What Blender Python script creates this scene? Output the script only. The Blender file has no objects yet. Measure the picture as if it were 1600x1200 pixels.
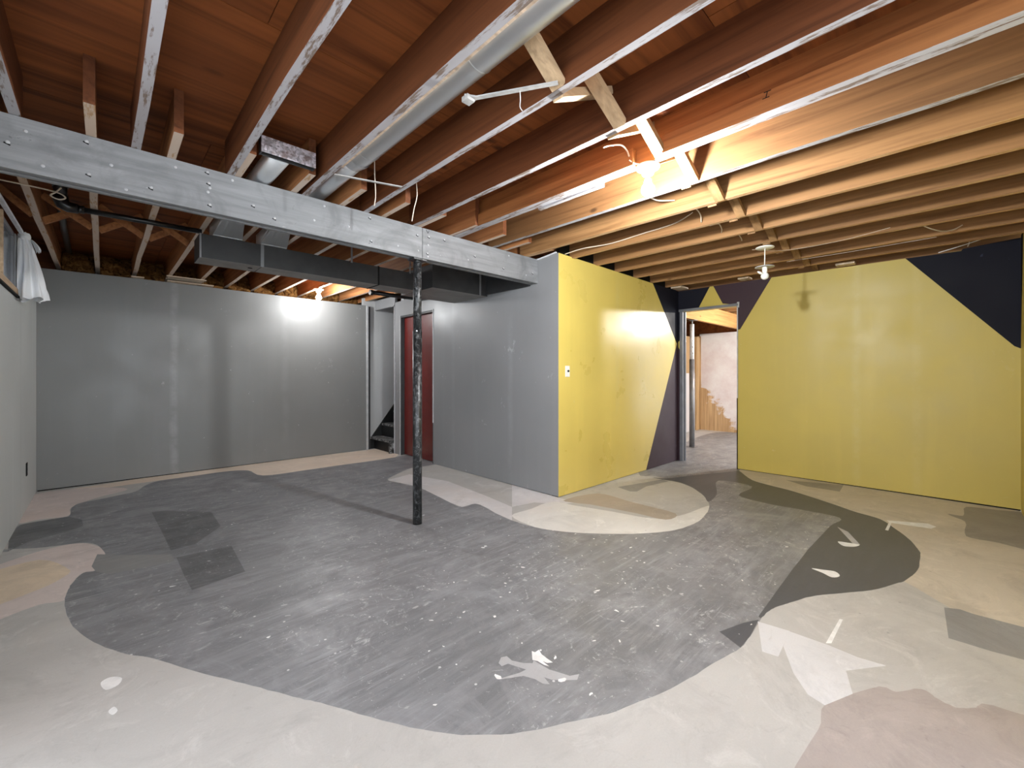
import bpy, bmesh, math, random
from mathutils import Vector, Matrix, noise
from mathutils.geometry import delaunay_2d_cdt
S = bpy.context.scene
C = S.collection
R = random.Random(7)

# ------------------------------------------------------------------ camera
cd = bpy.data.cameras.new('camera'); cam = bpy.data.objects.new('camera', cd); C.objects.link(cam)
cd.sensor_fit = 'HORIZONTAL'; cd.sensor_width = 36.0; cd.lens = 664.5/1600*36.0
cd.shift_y = -15/1600; cd.clip_start = .02; cd.clip_end = 60
cam.location = (0, 0, 1.2)
cam.rotation_euler = (math.pi/2, 0, -math.atan2(.69367, .72026))
S.camera = cam

# ------------------------------------------------------------------ world, lights, exposure
w = bpy.data.worlds.new('world'); S.world = w; w.use_nodes = True
bg = w.node_tree.nodes['Background']; bg.inputs[0].default_value = (.84, .92, 1, 1); bg.inputs[1].default_value = 2.0  # soft fill, added through the side left unbuilt behind the camera
S.view_settings.view_transform = 'Standard'; S.view_settings.look = 'None'
S.view_settings.gamma = 1; S.view_settings.use_curve_mapping = False
S.view_settings.exposure = 1.62

def bulb_light(loc, power, color=(1, .93, .84), r=.035, name='bulb_light'):
    l = bpy.data.lights.new(name, 'POINT'); l.energy = power; l.color = color; l.shadow_soft_size = r
    o = bpy.data.objects.new(name, l); o.location = loc; C.objects.link(o); return o
# the lit bulbs themselves are the light sources (emissive glass, watts below); the far room's bulb has a lamp
L1 = (2.205, 1.19, 2.236); L2 = (2.13, 6.02, 2.25); L3 = (7.5, 1.28, 2.20)
BULB_WATTS = (50, 15)
bulb_light(L3, 72, (1, .96, .9))
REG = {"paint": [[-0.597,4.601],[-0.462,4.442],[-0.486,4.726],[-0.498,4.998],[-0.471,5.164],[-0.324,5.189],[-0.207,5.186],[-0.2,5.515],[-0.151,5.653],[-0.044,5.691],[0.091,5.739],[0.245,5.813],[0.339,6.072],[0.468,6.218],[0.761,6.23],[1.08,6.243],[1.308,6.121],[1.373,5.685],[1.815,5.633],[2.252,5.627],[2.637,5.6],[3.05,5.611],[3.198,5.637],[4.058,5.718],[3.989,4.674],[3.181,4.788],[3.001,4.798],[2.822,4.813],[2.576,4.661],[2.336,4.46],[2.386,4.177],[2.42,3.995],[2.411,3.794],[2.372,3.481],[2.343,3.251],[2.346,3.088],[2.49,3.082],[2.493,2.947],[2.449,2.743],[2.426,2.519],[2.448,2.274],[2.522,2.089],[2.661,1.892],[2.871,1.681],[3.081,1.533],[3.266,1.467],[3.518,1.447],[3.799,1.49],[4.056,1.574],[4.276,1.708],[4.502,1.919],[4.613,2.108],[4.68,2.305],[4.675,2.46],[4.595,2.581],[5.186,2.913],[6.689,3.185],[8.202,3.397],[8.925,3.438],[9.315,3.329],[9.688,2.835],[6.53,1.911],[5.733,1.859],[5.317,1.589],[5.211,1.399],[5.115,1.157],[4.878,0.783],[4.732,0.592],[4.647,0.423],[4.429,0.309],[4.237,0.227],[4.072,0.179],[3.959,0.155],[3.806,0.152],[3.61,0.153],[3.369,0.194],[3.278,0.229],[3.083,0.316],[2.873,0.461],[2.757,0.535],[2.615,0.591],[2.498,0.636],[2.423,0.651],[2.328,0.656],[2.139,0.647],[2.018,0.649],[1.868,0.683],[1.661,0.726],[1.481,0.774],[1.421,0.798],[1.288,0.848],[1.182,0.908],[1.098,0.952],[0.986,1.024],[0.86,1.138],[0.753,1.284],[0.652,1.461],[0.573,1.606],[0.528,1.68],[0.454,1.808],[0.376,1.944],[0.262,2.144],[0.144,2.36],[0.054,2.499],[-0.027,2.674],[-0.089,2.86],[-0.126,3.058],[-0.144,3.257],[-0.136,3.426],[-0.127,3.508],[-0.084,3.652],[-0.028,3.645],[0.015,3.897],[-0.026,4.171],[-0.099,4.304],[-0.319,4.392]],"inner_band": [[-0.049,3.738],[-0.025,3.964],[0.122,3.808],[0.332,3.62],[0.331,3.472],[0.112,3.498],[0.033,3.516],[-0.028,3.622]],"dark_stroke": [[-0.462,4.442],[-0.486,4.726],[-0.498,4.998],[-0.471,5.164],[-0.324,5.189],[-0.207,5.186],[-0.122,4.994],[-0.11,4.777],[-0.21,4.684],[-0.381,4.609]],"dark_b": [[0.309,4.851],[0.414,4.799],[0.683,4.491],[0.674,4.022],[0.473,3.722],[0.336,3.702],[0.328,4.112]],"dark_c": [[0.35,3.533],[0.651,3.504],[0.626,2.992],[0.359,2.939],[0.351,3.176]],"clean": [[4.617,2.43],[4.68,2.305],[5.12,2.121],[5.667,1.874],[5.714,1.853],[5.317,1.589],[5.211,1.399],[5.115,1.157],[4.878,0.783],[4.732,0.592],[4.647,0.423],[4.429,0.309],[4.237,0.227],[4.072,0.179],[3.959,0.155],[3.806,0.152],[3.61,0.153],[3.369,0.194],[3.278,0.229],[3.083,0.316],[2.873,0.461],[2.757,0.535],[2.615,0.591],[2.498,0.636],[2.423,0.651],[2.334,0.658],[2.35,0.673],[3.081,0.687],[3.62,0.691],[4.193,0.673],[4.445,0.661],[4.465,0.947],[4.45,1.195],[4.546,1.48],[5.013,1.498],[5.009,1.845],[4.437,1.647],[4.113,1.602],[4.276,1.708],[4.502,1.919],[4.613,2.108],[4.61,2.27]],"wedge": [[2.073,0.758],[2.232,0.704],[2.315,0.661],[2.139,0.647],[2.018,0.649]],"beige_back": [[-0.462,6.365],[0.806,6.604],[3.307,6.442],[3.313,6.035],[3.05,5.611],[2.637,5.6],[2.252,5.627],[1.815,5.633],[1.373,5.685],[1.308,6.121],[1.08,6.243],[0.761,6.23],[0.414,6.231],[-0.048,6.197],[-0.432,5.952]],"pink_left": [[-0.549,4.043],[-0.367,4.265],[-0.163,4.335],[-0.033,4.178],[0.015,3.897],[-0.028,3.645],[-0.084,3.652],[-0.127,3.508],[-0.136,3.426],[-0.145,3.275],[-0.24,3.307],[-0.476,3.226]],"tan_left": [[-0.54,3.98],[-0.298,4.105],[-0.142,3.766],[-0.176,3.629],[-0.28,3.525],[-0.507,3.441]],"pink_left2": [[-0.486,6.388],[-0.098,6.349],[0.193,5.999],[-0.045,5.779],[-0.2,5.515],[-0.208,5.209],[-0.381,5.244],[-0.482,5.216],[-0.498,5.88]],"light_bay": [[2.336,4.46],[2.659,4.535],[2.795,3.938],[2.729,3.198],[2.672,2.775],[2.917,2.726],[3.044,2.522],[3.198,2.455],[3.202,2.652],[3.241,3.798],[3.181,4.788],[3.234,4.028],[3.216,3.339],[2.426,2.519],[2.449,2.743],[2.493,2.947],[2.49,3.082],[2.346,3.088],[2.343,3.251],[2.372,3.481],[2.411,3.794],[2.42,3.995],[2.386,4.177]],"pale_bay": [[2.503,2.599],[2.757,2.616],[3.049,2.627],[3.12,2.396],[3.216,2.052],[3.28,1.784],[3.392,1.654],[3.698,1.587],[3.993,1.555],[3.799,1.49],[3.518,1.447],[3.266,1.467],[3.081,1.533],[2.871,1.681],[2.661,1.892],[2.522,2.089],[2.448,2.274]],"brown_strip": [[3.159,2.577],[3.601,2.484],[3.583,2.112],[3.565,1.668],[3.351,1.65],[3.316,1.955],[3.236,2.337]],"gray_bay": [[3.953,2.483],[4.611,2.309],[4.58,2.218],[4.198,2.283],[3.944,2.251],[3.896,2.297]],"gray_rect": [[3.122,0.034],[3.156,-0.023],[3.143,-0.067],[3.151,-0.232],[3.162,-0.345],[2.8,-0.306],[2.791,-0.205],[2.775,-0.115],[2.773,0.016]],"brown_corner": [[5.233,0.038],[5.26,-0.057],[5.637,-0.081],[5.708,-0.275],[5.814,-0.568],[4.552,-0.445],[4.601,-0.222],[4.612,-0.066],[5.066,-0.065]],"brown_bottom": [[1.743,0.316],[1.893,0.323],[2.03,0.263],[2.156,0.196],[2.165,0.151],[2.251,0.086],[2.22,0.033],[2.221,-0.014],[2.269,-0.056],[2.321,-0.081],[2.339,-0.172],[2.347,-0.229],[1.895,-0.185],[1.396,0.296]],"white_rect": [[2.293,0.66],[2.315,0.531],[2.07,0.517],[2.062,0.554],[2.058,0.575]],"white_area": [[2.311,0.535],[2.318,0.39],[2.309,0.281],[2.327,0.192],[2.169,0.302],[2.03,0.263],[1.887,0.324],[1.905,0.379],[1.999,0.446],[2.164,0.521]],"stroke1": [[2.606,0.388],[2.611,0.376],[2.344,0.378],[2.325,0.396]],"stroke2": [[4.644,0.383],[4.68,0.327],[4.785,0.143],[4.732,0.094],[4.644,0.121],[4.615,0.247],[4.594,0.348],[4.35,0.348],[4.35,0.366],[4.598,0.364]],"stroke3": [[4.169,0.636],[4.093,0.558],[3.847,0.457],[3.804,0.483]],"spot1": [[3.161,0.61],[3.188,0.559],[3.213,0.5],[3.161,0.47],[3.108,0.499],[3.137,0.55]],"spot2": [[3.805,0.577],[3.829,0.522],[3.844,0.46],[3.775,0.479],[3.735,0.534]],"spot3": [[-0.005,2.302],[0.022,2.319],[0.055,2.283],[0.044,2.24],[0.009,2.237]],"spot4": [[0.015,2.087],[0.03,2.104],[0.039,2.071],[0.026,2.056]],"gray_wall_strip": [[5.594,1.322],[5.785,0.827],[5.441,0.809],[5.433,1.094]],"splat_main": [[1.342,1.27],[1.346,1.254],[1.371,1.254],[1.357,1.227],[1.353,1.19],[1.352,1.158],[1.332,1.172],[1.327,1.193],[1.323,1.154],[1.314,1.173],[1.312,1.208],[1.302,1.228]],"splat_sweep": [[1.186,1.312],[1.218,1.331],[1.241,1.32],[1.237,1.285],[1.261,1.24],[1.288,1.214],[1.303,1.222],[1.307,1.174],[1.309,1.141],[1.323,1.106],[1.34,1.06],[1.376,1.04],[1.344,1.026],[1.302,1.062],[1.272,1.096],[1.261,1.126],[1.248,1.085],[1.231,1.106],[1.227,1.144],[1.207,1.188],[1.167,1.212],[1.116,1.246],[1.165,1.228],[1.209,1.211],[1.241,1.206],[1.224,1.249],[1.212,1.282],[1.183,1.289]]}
# ------------------------------------------------------------------ materials
def sc(r, g, b):
    f = lambda c: (c/12.92 if c <= .04045 else ((c+.055)/1.055)**2.4)
    return (f(r/255), f(g/255), f(b/255), 1)
class NT:
    def __init__(s, name):
        s.m = bpy.data.materials.new(name); s.m.use_nodes = True; s.t = s.m.node_tree
        s.b = s.t.nodes['Principled BSDF']
    def n(s, typ, **kw):
        x = s.t.nodes.new(typ)
        for k, v in kw.items():
            if k.startswith('i_'):
                x.inputs[int(k[2:])].default_value = v
            else: setattr(x, k, v)
        return x
    def l(s, a, b): s.t.links.new(a, b)
    def coords(s, scale, rnd=True, kind='Object'):
        tc = s.n('ShaderNodeTexCoord'); out = tc.outputs[kind]
        if rnd:
            oi = s.n('ShaderNodeObjectInfo'); ml = s.n('ShaderNodeVectorMath', operation='MULTIPLY')
            cb = s.n('ShaderNodeCombineXYZ')
            for i in range(3): s.l(oi.outputs['Random'], cb.inputs[i])
            s.l(cb.outputs[0], ml.inputs[0]); ml.inputs[1].default_value = (31, 47, 23)
            ad = s.n('ShaderNodeVectorMath', operation='ADD'); s.l(out, ad.inputs[0]); s.l(ml.outputs[0], ad.inputs[1]); out = ad.outputs[0]
        mp = s.n('ShaderNodeMapping'); mp.inputs['Scale'].default_value = scale; s.l(out, mp.inputs[0])
        return mp.outputs[0]
    def noise(s, vec, scale, detail=4, rough=.55, dist=0):
        x = s.n('ShaderNodeTexNoise'); x.inputs['Scale'].default_value = scale; x.inputs['Detail'].default_value = detail
        x.inputs['Roughness'].default_value = rough; x.inputs['Distortion'].default_value = dist
        s.l(vec, x.inputs['Vector']); return x.outputs['Fac']
    def ramp(s, fac, stops):
        x = s.n('ShaderNodeValToRGB'); e = x.color_ramp.elements
        while len(e) < len(stops): e.new(.5)
        for el, (p, c) in zip(e, stops): el.position = p; el.color = c if len(c) == 4 else (*c, 1)
        s.l(fac, x.inputs[0]); return x.outputs[0]
    def mr(s, fac, a, b, c=0., d=1.):
        x = s.n('ShaderNodeMapRange'); x.clamp = True
        for i, v in enumerate((a, b, c, d)): x.inputs[i+1].default_value = v
        s.l(fac, x.inputs[0]); return x.outputs[0]
    def mix(s, fac, a, b, mode='MIX'):
        x = s.n('ShaderNodeMix', data_type='RGBA', blend_type=mode)
        for sock, v in ((x.inputs[0], fac), (x.inputs[6], a), (x.inputs[7], b)):
            if isinstance(v, (int, float)): sock.default_value = v
            elif isinstance(v, tuple): sock.default_value = v
            else: s.l(v, sock)
        return x.outputs[2]
    def math(s, op, a, b=0.):
        x = s.n('ShaderNodeMath', operation=op)
        for i, v in enumerate((a, b)):
            if isinstance(v, (int, float)): x.inputs[i].default_value = v
            else: s.l(v, x.inputs[i])
        return x.outputs[0]
    def bump(s, h, strength=.3, dist=.004):
        x = s.n('ShaderNodeBump'); x.inputs['Strength'].default_value = strength; x.inputs['Distance'].default_value = dist
        s.l(h, x.inputs['Height']); s.l(x.outputs[0], s.b.inputs['Normal'])
    def fin(s, col, rough=.6, spec=.4, metal=0.):
        if isinstance(col, tuple): s.b.inputs['Base Color'].default_value = col
        else: s.l(col, s.b.inputs['Base Color'])
        if isinstance(rough, (int, float)): s.b.inputs['Roughness'].default_value = rough
        else: s.l(rough, s.b.inputs['Roughness'])
        s.b.inputs['Specular IOR Level'].default_value = spec
        s.b.inputs['Metallic'].default_value = metal
        return s.m
def mul(c, k): return (c[0]*k, c[1]*k, c[2]*k, 1)
def plain(name, col, rough=.6, spec=.4, metal=0., var=.12, vs=9):
    n = NT(name); v = n.coords((1, 1, 1))
    f = n.noise(v, vs, 5); c = n.mix(n.mr(f, .35, .65), mul(col, 1-var), mul(col, 1+var))
    return n.fin(c, rough, spec, metal)
def wood(name, base, dark, axis=1, rough=.65, knots=True, stain=None, scale=1., kn_r=.1):
    n = NT(name); sc3 = [26*scale]*3; sc3[axis] = 1.1*scale
    v = n.coords(tuple(sc3)); f = n.noise(v, 1., 5, .6, .6)
    c = n.ramp(f, [(.30, mul(dark, .8)), (.5, base), (.68, mul(base, 1.3))])
    s2 = [2.2]*3; s2[axis] = .5
    big = n.noise(n.coords(tuple(s2)), 1., 2)
    c = n.mix(n.mr(big, .35, .7), c, n.mix(.5, c, stain or dark), 'MIX')
    if knots:
        k3 = [5.]*3; k3[axis] = 2.4
        vo = n.n('ShaderNodeTexVoronoi'); vo.inputs['Scale'].default_value = 1.; n.l(n.coords(tuple(k3)), vo.inputs['Vector'])
        sep = n.n('ShaderNodeSeparateColor'); n.l(vo.outputs['Color'], sep.inputs[0])
        gate = n.math('GREATER_THAN', sep.outputs[0], .45)
        kn = n.math('MULTIPLY', n.mr(vo.outputs['Distance'], kn_r, kn_r*.4), gate)
        c = n.mix(n.math('MULTIPLY', kn, .8), c, mul(dark, .28))
    n.bump(f, .15, .002)
    return n.fin(c, rough, .25)
W_STAIN = wood('joist_wood', (.125, .040, .013, 1), (.08, .024, .0075, 1))
W_TAN = wood('tan_joist_wood', (.27, .140, .056, 1), (.19, .088, .031, 1))
W_BRACE = wood('brace_wood', (.27, .155, .07, 1), (.19, .10, .042, 1), 0)
W_BRACEP = wood('pale_brace_wood', (.50, .35, .21, 1), (.38, .25, .14, 1), 0)
W_MID = wood('orange_joist_wood', (.29, .118, .038, 1), (.20, .072, .021, 1))
W_LAMPJ = wood('lamp_side_joist_wood', (.15, .074, .028, 1), (.105, .046, .016, 1))  # darker copy of the tan joist wood, offsetting the near bulb's glare
W_PLY = wood('plywood', (.23, .070, .018, 1), (.12, .032, .008, 1), 0, scale=.5, kn_r=.17)
W_PALE = wood('pale_lath_wood', (.62, .50, .38, 1), (.48, .37, .27, 1), 0)
W_BACK = wood('back_joist_wood', (.36, .150, .055, 1), (.23, .085, .03, 1))
W_SILLW = wood('window_wood', (.52, .37, .24, 1), (.4, .26, .15, 1), 1)
def chalk(name, col, under, amount=.42):
    n = NT(name); v = n.coords((34, 5, 34)); f = n.noise(v, 1., 6, .7)
    c = n.mix(n.mr(f, amount-.04, amount+.03), under, col)
    g = n.noise(n.coords((4, 1.2, 4)), 1, 3); c = n.mix(n.mr(g, .4, .75, 0, .35), c, mul(under, 1.3))
    return n.fin(c, .75, .2)
P_EDGE = chalk('overspray_white', (.40, .39, .41, 1), (.17, .125, .10, 1), .455)
P_EDGE2 = chalk('overspray_beige', (.56, .46, .385, 1), (.42, .26, .14, 1), .42)
P_EDGE3 = chalk('bare_edge', (.60, .40, .23, 1), (.46, .26, .12, 1), .46)

def wall_paint(name, col, rough=.42, spec=.5, scuff=.35, scol=None, seams=None, streak=.06, lo=.665):
    n = NT(name); v = n.coords((1, 1, 1), False)
    f = n.noise(v, 1.3, 3); c = n.mix(n.mr(f, .3, .7), mul(col, 1-streak), mul(col, 1+streak))
    st = n.noise(n.coords((7, 7, .5), False), 1., 3); c = n.mix(n.mr(st, .55, .75, 0, .14), c, mul(col, 1.35))
    sm = n.noise(v, 2.1, 8, .72, 1.5); sp = n.noise(n.coords((13, 13, 9), False), 2., 3, .6)
    k = n.math('MULTIPLY', n.mr(sm, lo-.04, lo+.03), n.mr(sp, .52, .62))
    c = n.mix(n.math('MULTIPLY', k, scuff), c, scol or (.6, .6, .58, 1))
    fl = n.noise(n.coords((1, 1, 1), False), 19, 2, .5); c = n.mix(n.mr(fl, .76, .79, 0, .5), c, scol or (.6, .6, .58, 1))
    if seams:
        ax, places = seams
        sep = n.n('ShaderNodeSeparateXYZ'); tc = n.n('ShaderNodeTexCoord'); n.l(tc.outputs['Object'], sep.inputs[0])
        for p, wd, a, cc in places:
            wob = n.math('ADD', n.math('SUBTRACT', sep.outputs[ax], p), n.math('MULTIPLY', n.math('SUBTRACT', n.noise(v, 2.5, 3), .5), .05))
            d = n.math('ABSOLUTE', wob)
            c = n.mix(n.math('MULTIPLY', n.mr(d, wd, wd*.25), n.math('MULTIPLY', n.mr(n.noise(v, 3.7, 5, .7), .35, .6), a)), c, cc)
    n.bump(n.noise(v, 60, 3), .05, .002)
    rg = n.mr(n.noise(v, 2.6, 4), .3, .7, rough-.06, rough+.1)
    return n.fin(c, rg, spec)
GREY = (.205, .205, .20, 1)
M_GBACK = wall_paint('grey_paint_back', (.19, .19, .186, 1), .42, .5, .3, None, (0, [(.62, .05, .35, (.42, .42, .42, 1)), (.50, .16, .10, (.30, .27, .30, 1)), (1.85, .06, .1, (.4, .4, .4, 1))]))
M_GLEFT = wall_paint('lit_grey_paint_left', (.52, .535, .52, 1), .5, .4, .4, None, (1, [(5.35, .07, .35, (.42, .44, .42, 1))]))  # same grey paint, made paler to carry the brighter light here
M_GMID = wall_paint('grey_paint_middle', (.225, .225, .23, 1), .38, .5, .5, (.5, .5, .52, 1), (1, [(3.35, .05, .3, (.36, .36, .38, 1)), (4.4, .04, .2, (.34, .34, .36, 1))]), lo=.64)
M_GSTAIR = wall_paint('lit_grey_paint_stair', (.42, .42, .42, 1), .5, .4, .3)  # stairwell light put into a paler copy of the wall grey
YEL = (.52, .40, .085, 1)
M_YSIDE = wall_paint('yellow_paint_side', (.64, .50, .125, 1), .30, .5, .14, (.62, .56, .32, 1), (0, [(4.25, .06, .3, (.62, .53, .2, 1))]), lo=.64)
M_YBACK = wall_paint('yellow_paint_back', YEL, .42, .45, .14, (.62, .56, .32, 1), (1, [(.25, .05, .25, (.6, .5, .2, 1)), (.72, .05, .3, (.6, .52, .22, 1))]), lo=.645)
M_NAVY = wall_paint('navy_paint', (.0085, .0085, .015, 1), .6, .15, .10, (.06, .07, .12, 1))
M_PURP = wall_paint('plum_paint', (.042, .022, .030, 1), .5, .25, .25, (.25, .22, .24, 1))
M_BLACKGAP = plain('dark_gap', (.012, .011, .01, 1), .9, .1)
M_BEAM = None
def beam_mat():
    n = NT('grey_painted_timber'); v = n.coords((1, 1, 1), False)
    f = n.noise(n.coords((1.2, 20, 22), False), 1., 6, .65, .4)
    c = n.mix(n.mr(f, .3, .7), (.135, .138, .144, 1), (.235, .238, .245, 1))
    sm = n.noise(v, 3.4, 5, .65, 1.2); c = n.mix(n.mr(sm, .50, .68, 0, .7), c, (.115, .117, .122, 1))
    s2 = n.noise(v, 7.5, 6, .7, 2.); c = n.mix(n.mr(s2, .65, .70, 0, .7), c, (.05, .05, .052, 1))
    s3 = n.noise(n.coords((5, 9, 14), False), 2.2, 6, .7); c = n.mix(n.mr(s3, .66, .72, 0, .6), c, (.45, .45, .46, 1))
    n.bump(f, .2, .003); return n.fin(c, .5, .4)
M_BEAM = beam_mat()
def floor_mat(name, col, kind, rough=.5, spec=.4):
    n = NT(name); v = n.coords((1, 1, 1), False)
    big = n.noise(v, .9, 4, .6, .8); c = n.mix(n.mr(big, .32, .68), mul(col, .90), mul(col, 1.10))
    rot = n.n('ShaderNodeMapping'); rot.inputs['Rotation'].default_value = (0, 0, .12); rot.inputs['Scale'].default_value = (2.2, 16, 1); n.l(v, rot.inputs[0])
    st = n.noise(rot.outputs[0], 1., 6, .65, .5)
    if kind == 'paint':
        c = n.mix(n.mr(st, .45, .66, 0, .6), c, mul(col, 1.6))
        mid = n.noise(v, 2.4, 8, .72, 1.2); c = n.mix(n.mr(mid, .47, .66, 0, .7), c, mul(col, 1.8))
        rt = n.n('ShaderNodeMapping'); rt.inputs['Rotation'].default_value = (0, 0, .95); rt.inputs['Scale'].default_value = (3.2, 42, 1); n.l(v, rt.inputs[0])
        fine = n.noise(rt.outputs[0], 1., 5, .7, .8); c = n.mix(n.math('MULTIPLY', n.mr(fine, .52, .66), n.mr(n.noise(v, 1.9, 3), .42, .6, 0, .55)), c, mul(col, 2.3))
        dk = n.noise(n.coords((1, 1, 1), False), 3.1, 4, .6, 1.); c = n.mix(n.mr(dk, .60, .74, 0, .5), c, mul(col, .6))
        # worn-through chalky scuffs
        a = n.noise(v, 1.1, 3, .5); b = n.noise(v, 6.0, 9, .80, 2.6); d = n.noise(n.coords((1, 2.6, 1), False), 26, 6, .7)
        k = n.math('MULTIPLY', n.math('MULTIPLY', n.mr(a, .40, .56), n.mr(b, .545, .64)), n.mr(d, .42, .58))
        c = n.mix(n.math('MULTIPLY', k, .88), c, (.70, .70, .71, 1))
        b2 = n.noise(n.coords((1, 1, 1), False), 15, 8, .8, 3.); k2 = n.math('MULTIPLY', n.mr(b2, .60, .64), n.mr(n.noise(v, 1.6, 3), .42, .56))
        c = n.mix(n.math('MULTIPLY', k2, .8), c, (.68, .68, .69, 1))
        vo = n.n('ShaderNodeTexVoronoi'); vo.inputs['Scale'].default_value = 22; n.l(v, vo.inputs['Vector'])
        se = n.n('ShaderNodeSeparateColor'); n.l(vo.outputs['Color'], se.inputs[0])
        dots = n.math('MULTIPLY', n.mr(vo.outputs['Distance'], .15, .09), n.math('GREATER_THAN', se.outputs[0], .86))
        c = n.mix(n.math('MULTIPLY', dots, .8), c, (.75, .75, .75, 1))
        c = n.mix(n.mr(n.noise(v, 160, 2), .35, .65, 0, .22), c, mul(col, 1.5))
        r = n.mr(n.noise(v, 5, 5), .35, .65, rough-.07, rough+.1)
    elif kind == 'clean':
        c = n.mix(n.mr(st, .45, .75, 0, .35), c, mul(col, 1.4))
        r = rough
    else:
        c = n.mix(n.mr(st, .45, .8, 0, .3), c, mul(col, .84))
        sm = n.noise(v, 1.7, 7, .74, 1.); c = n.mix(n.mr(sm, .50, .66, 0, .75), c, mul(col, .78))
        s4 = n.noise(n.coords((1, 1, 1), False), 3.3, 9, .78, 1.6); c = n.mix(n.mr(s4, .54, .66, 0, .6), c, mul(col, 1.25))
        s5 = n.noise(n.coords((1, 1, 1), False), 8., 9, .8, 2.); c = n.mix(n.mr(s5, .58, .68, 0, .45), c, mul(col, .66))
        c = n.mix(n.mr(n.noise(n.coords((1, 1, 1), False), 1.25, 3), .55, .75, 0, .45), c, (col[0]*1.03, col[1]*.93, col[2]*.84, 1))
        vo = n.n('ShaderNodeTexVoronoi'); vo.inputs['Scale'].default_value = 9; n.l(v, vo.inputs['Vector'])
        se = n.n('ShaderNodeSeparateColor'); n.l(vo.outputs['Color'], se.inputs[0])
        dots = n.math('MULTIPLY', n.mr(vo.outputs['Distance'], .07, .03), n.math('GREATER_THAN', se.outputs[1], .75))
        c = n.mix(n.math('MULTIPLY', dots, .6), c, mul(col, .4))
        c = n.mix(n.mr(n.noise(v, 150, 2), .35, .65, 0, .12), c, mul(col, .7))
        r = rough
    h = n.noise(v, 30, 6, .6); n.bump(h, .25, .0025)
    return n.fin(c, r, spec)
DK = (.178, .181, .19, 1)
F = dict(
 base=floor_mat('bare_concrete', (.505, .495, .475, 1), 'bare', .6, .35),
 paint=floor_mat('grey_floor_paint', DK, 'paint', .45, .5),
 dark=floor_mat('dark_floor_paint', (.105, .107, .112, 1), 'paint', .42, .5),
 clean=floor_mat('shaded_unworn_floor_paint', (.088, .092, .103, 1), 'clean', .45, .5),  # darker, cleaner paint; shade beside the doorway is coloured in too
 band=floor_mat('faded_floor_paint', (.27, .27, .265, 1), 'clean', .5),
 beige=floor_mat('beige_concrete', (0.783, 0.661, 0.547, 1), 'bare', .6),
 pink=floor_mat('pinkish_concrete', (0.693, 0.604, 0.568, 1), 'bare', .6),
 tan=floor_mat('tan_concrete', (0.736, 0.609, 0.460, 1), 'bare', .6),
 pale=floor_mat('pale_concrete', (0.728, 0.715, 0.683, 1), 'bare', .6),
 lilac=floor_mat('cool_concrete', (0.676, 0.655, 0.655, 1), 'bare', .6),
 warm=floor_mat('warm_concrete', (0.587, 0.531, 0.450, 1), 'bare', .6),
 brown=floor_mat('stained_concrete', (0.432, 0.372, 0.306, 1), 'bare', .6),
 brown2=floor_mat('rust_stained_concrete', (.40, .355, .335, 1), 'bare', .6),
 grey=floor_mat('grey_patch_concrete', (0.297, 0.297, 0.297, 1), 'bare', .6),
 taupe=floor_mat('taupe_patch_concrete', (0.324, 0.300, 0.270, 1), 'bare', .6),
 white=floor_mat('white_patch_concrete', (.66, .66, .67, 1), 'bare', .6),  # whiter concrete tone for the two front-right patches
 spot=plain('white_paint_spill', (.80, .80, .79, 1), .6, .3, 0, .08, 30),
 scuff=floor_mat('chalky_scuff', (.45, .45, .46, 1), 'bare', .6),
)
def metal_mat(name, col, rough, spangle=False, dirt=0.):
    n = NT(name); v = n.coords((1, 1, 1), False)
    c = col
    if spangle:
        vo = n.n('ShaderNodeTexVoronoi'); vo.inputs['Scale'].default_value = 90; n.l(v, vo.inputs['Vector'])
        se = n.n('ShaderNodeSeparateColor'); n.l(vo.outputs['Color'], se.inputs[0])
        c = n.mix(n.mr(se.outputs[0], 0, 1), mul(col, .5), mul(col, 1.5))
        rs = n.noise(v, 14, 5, .7); c = n.mix(n.mr(rs, .5, .62, 0, .6), c, (.22, .13, .10, 1))
    if dirt:
        f = n.noise(v, 11, 6, .7, 1.5); c = n.mix(n.mr(f, .44, .62, 0, dirt), c, mul(col, .25))
    return n.fin(c, rough, .5, .75)
M_GALV = metal_mat('galvanised_steel', (.60, .62, .64, 1), .36)
M_SPANG = metal_mat('spangled_galvanised_steel', (.55, .52, .56, 1), .45, True)
def post_mat():
    n = NT('worn_black_steel'); f = n.noise(n.coords((1, 1, .8), False), 26, 7, .75, 1.5)
    c = n.mix(n.mr(f, .50, .68), (.018, .019, .02, 1), (.20, .205, .21, 1))
    return n.fin(c, n.mr(f, .4, .6, .30, .5), .6, .25)
M_POST = post_mat()
M_GPOST = plain('grey_primer_steel', (.20, .20, .21, 1), .4, .5, .3)
M_DUCT = plain('charcoal_painted_duct', (.033, .033, .034, 1), .55, .4, 0, .25, 5)
M_DUCTB = plain('lamplit_duct_underside', (.20, .19, .18, 1), .5, .4, 0, .15, 5)  # duct made paler below: lamp light put into the underside colour
M_ABS = plain('black_plastic_pipe', (.008, .008, .009, 1), .28, .5)
M_ABSG = plain('grey_plastic_pipe', (.05, .05, .05, 1), .35, .5)
M_CORD = plain('ivory_cable', (.62, .53, .43, 1), .5, .4)
M_CORDW = plain('white_cable', (.75, .74, .72, 1), .5, .4)
M_WPL = plain('white_plastic', (.78, .78, .74, 1), .35, .5, 0, .04)
M_WPAINT = plain('white_painted_steel', (.70, .70, .73, 1), .4, .5, 0, .12, 20)
M_NAIL = plain('painted_nail_head', (.34, .34, .35, 1), .45, .4)
M_STRAP = plain('dull_metal_strip', (.38, .37, .36, 1), .5, .4, 0, .2, 25)
M_DARK = plain('black_void', (.006, .006, .006, 1), .8, .2)
M_RED = plain('oxblood_door_paint', (.125, .012, .009, 1), .27, .6, 0, .12, 3)
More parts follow.
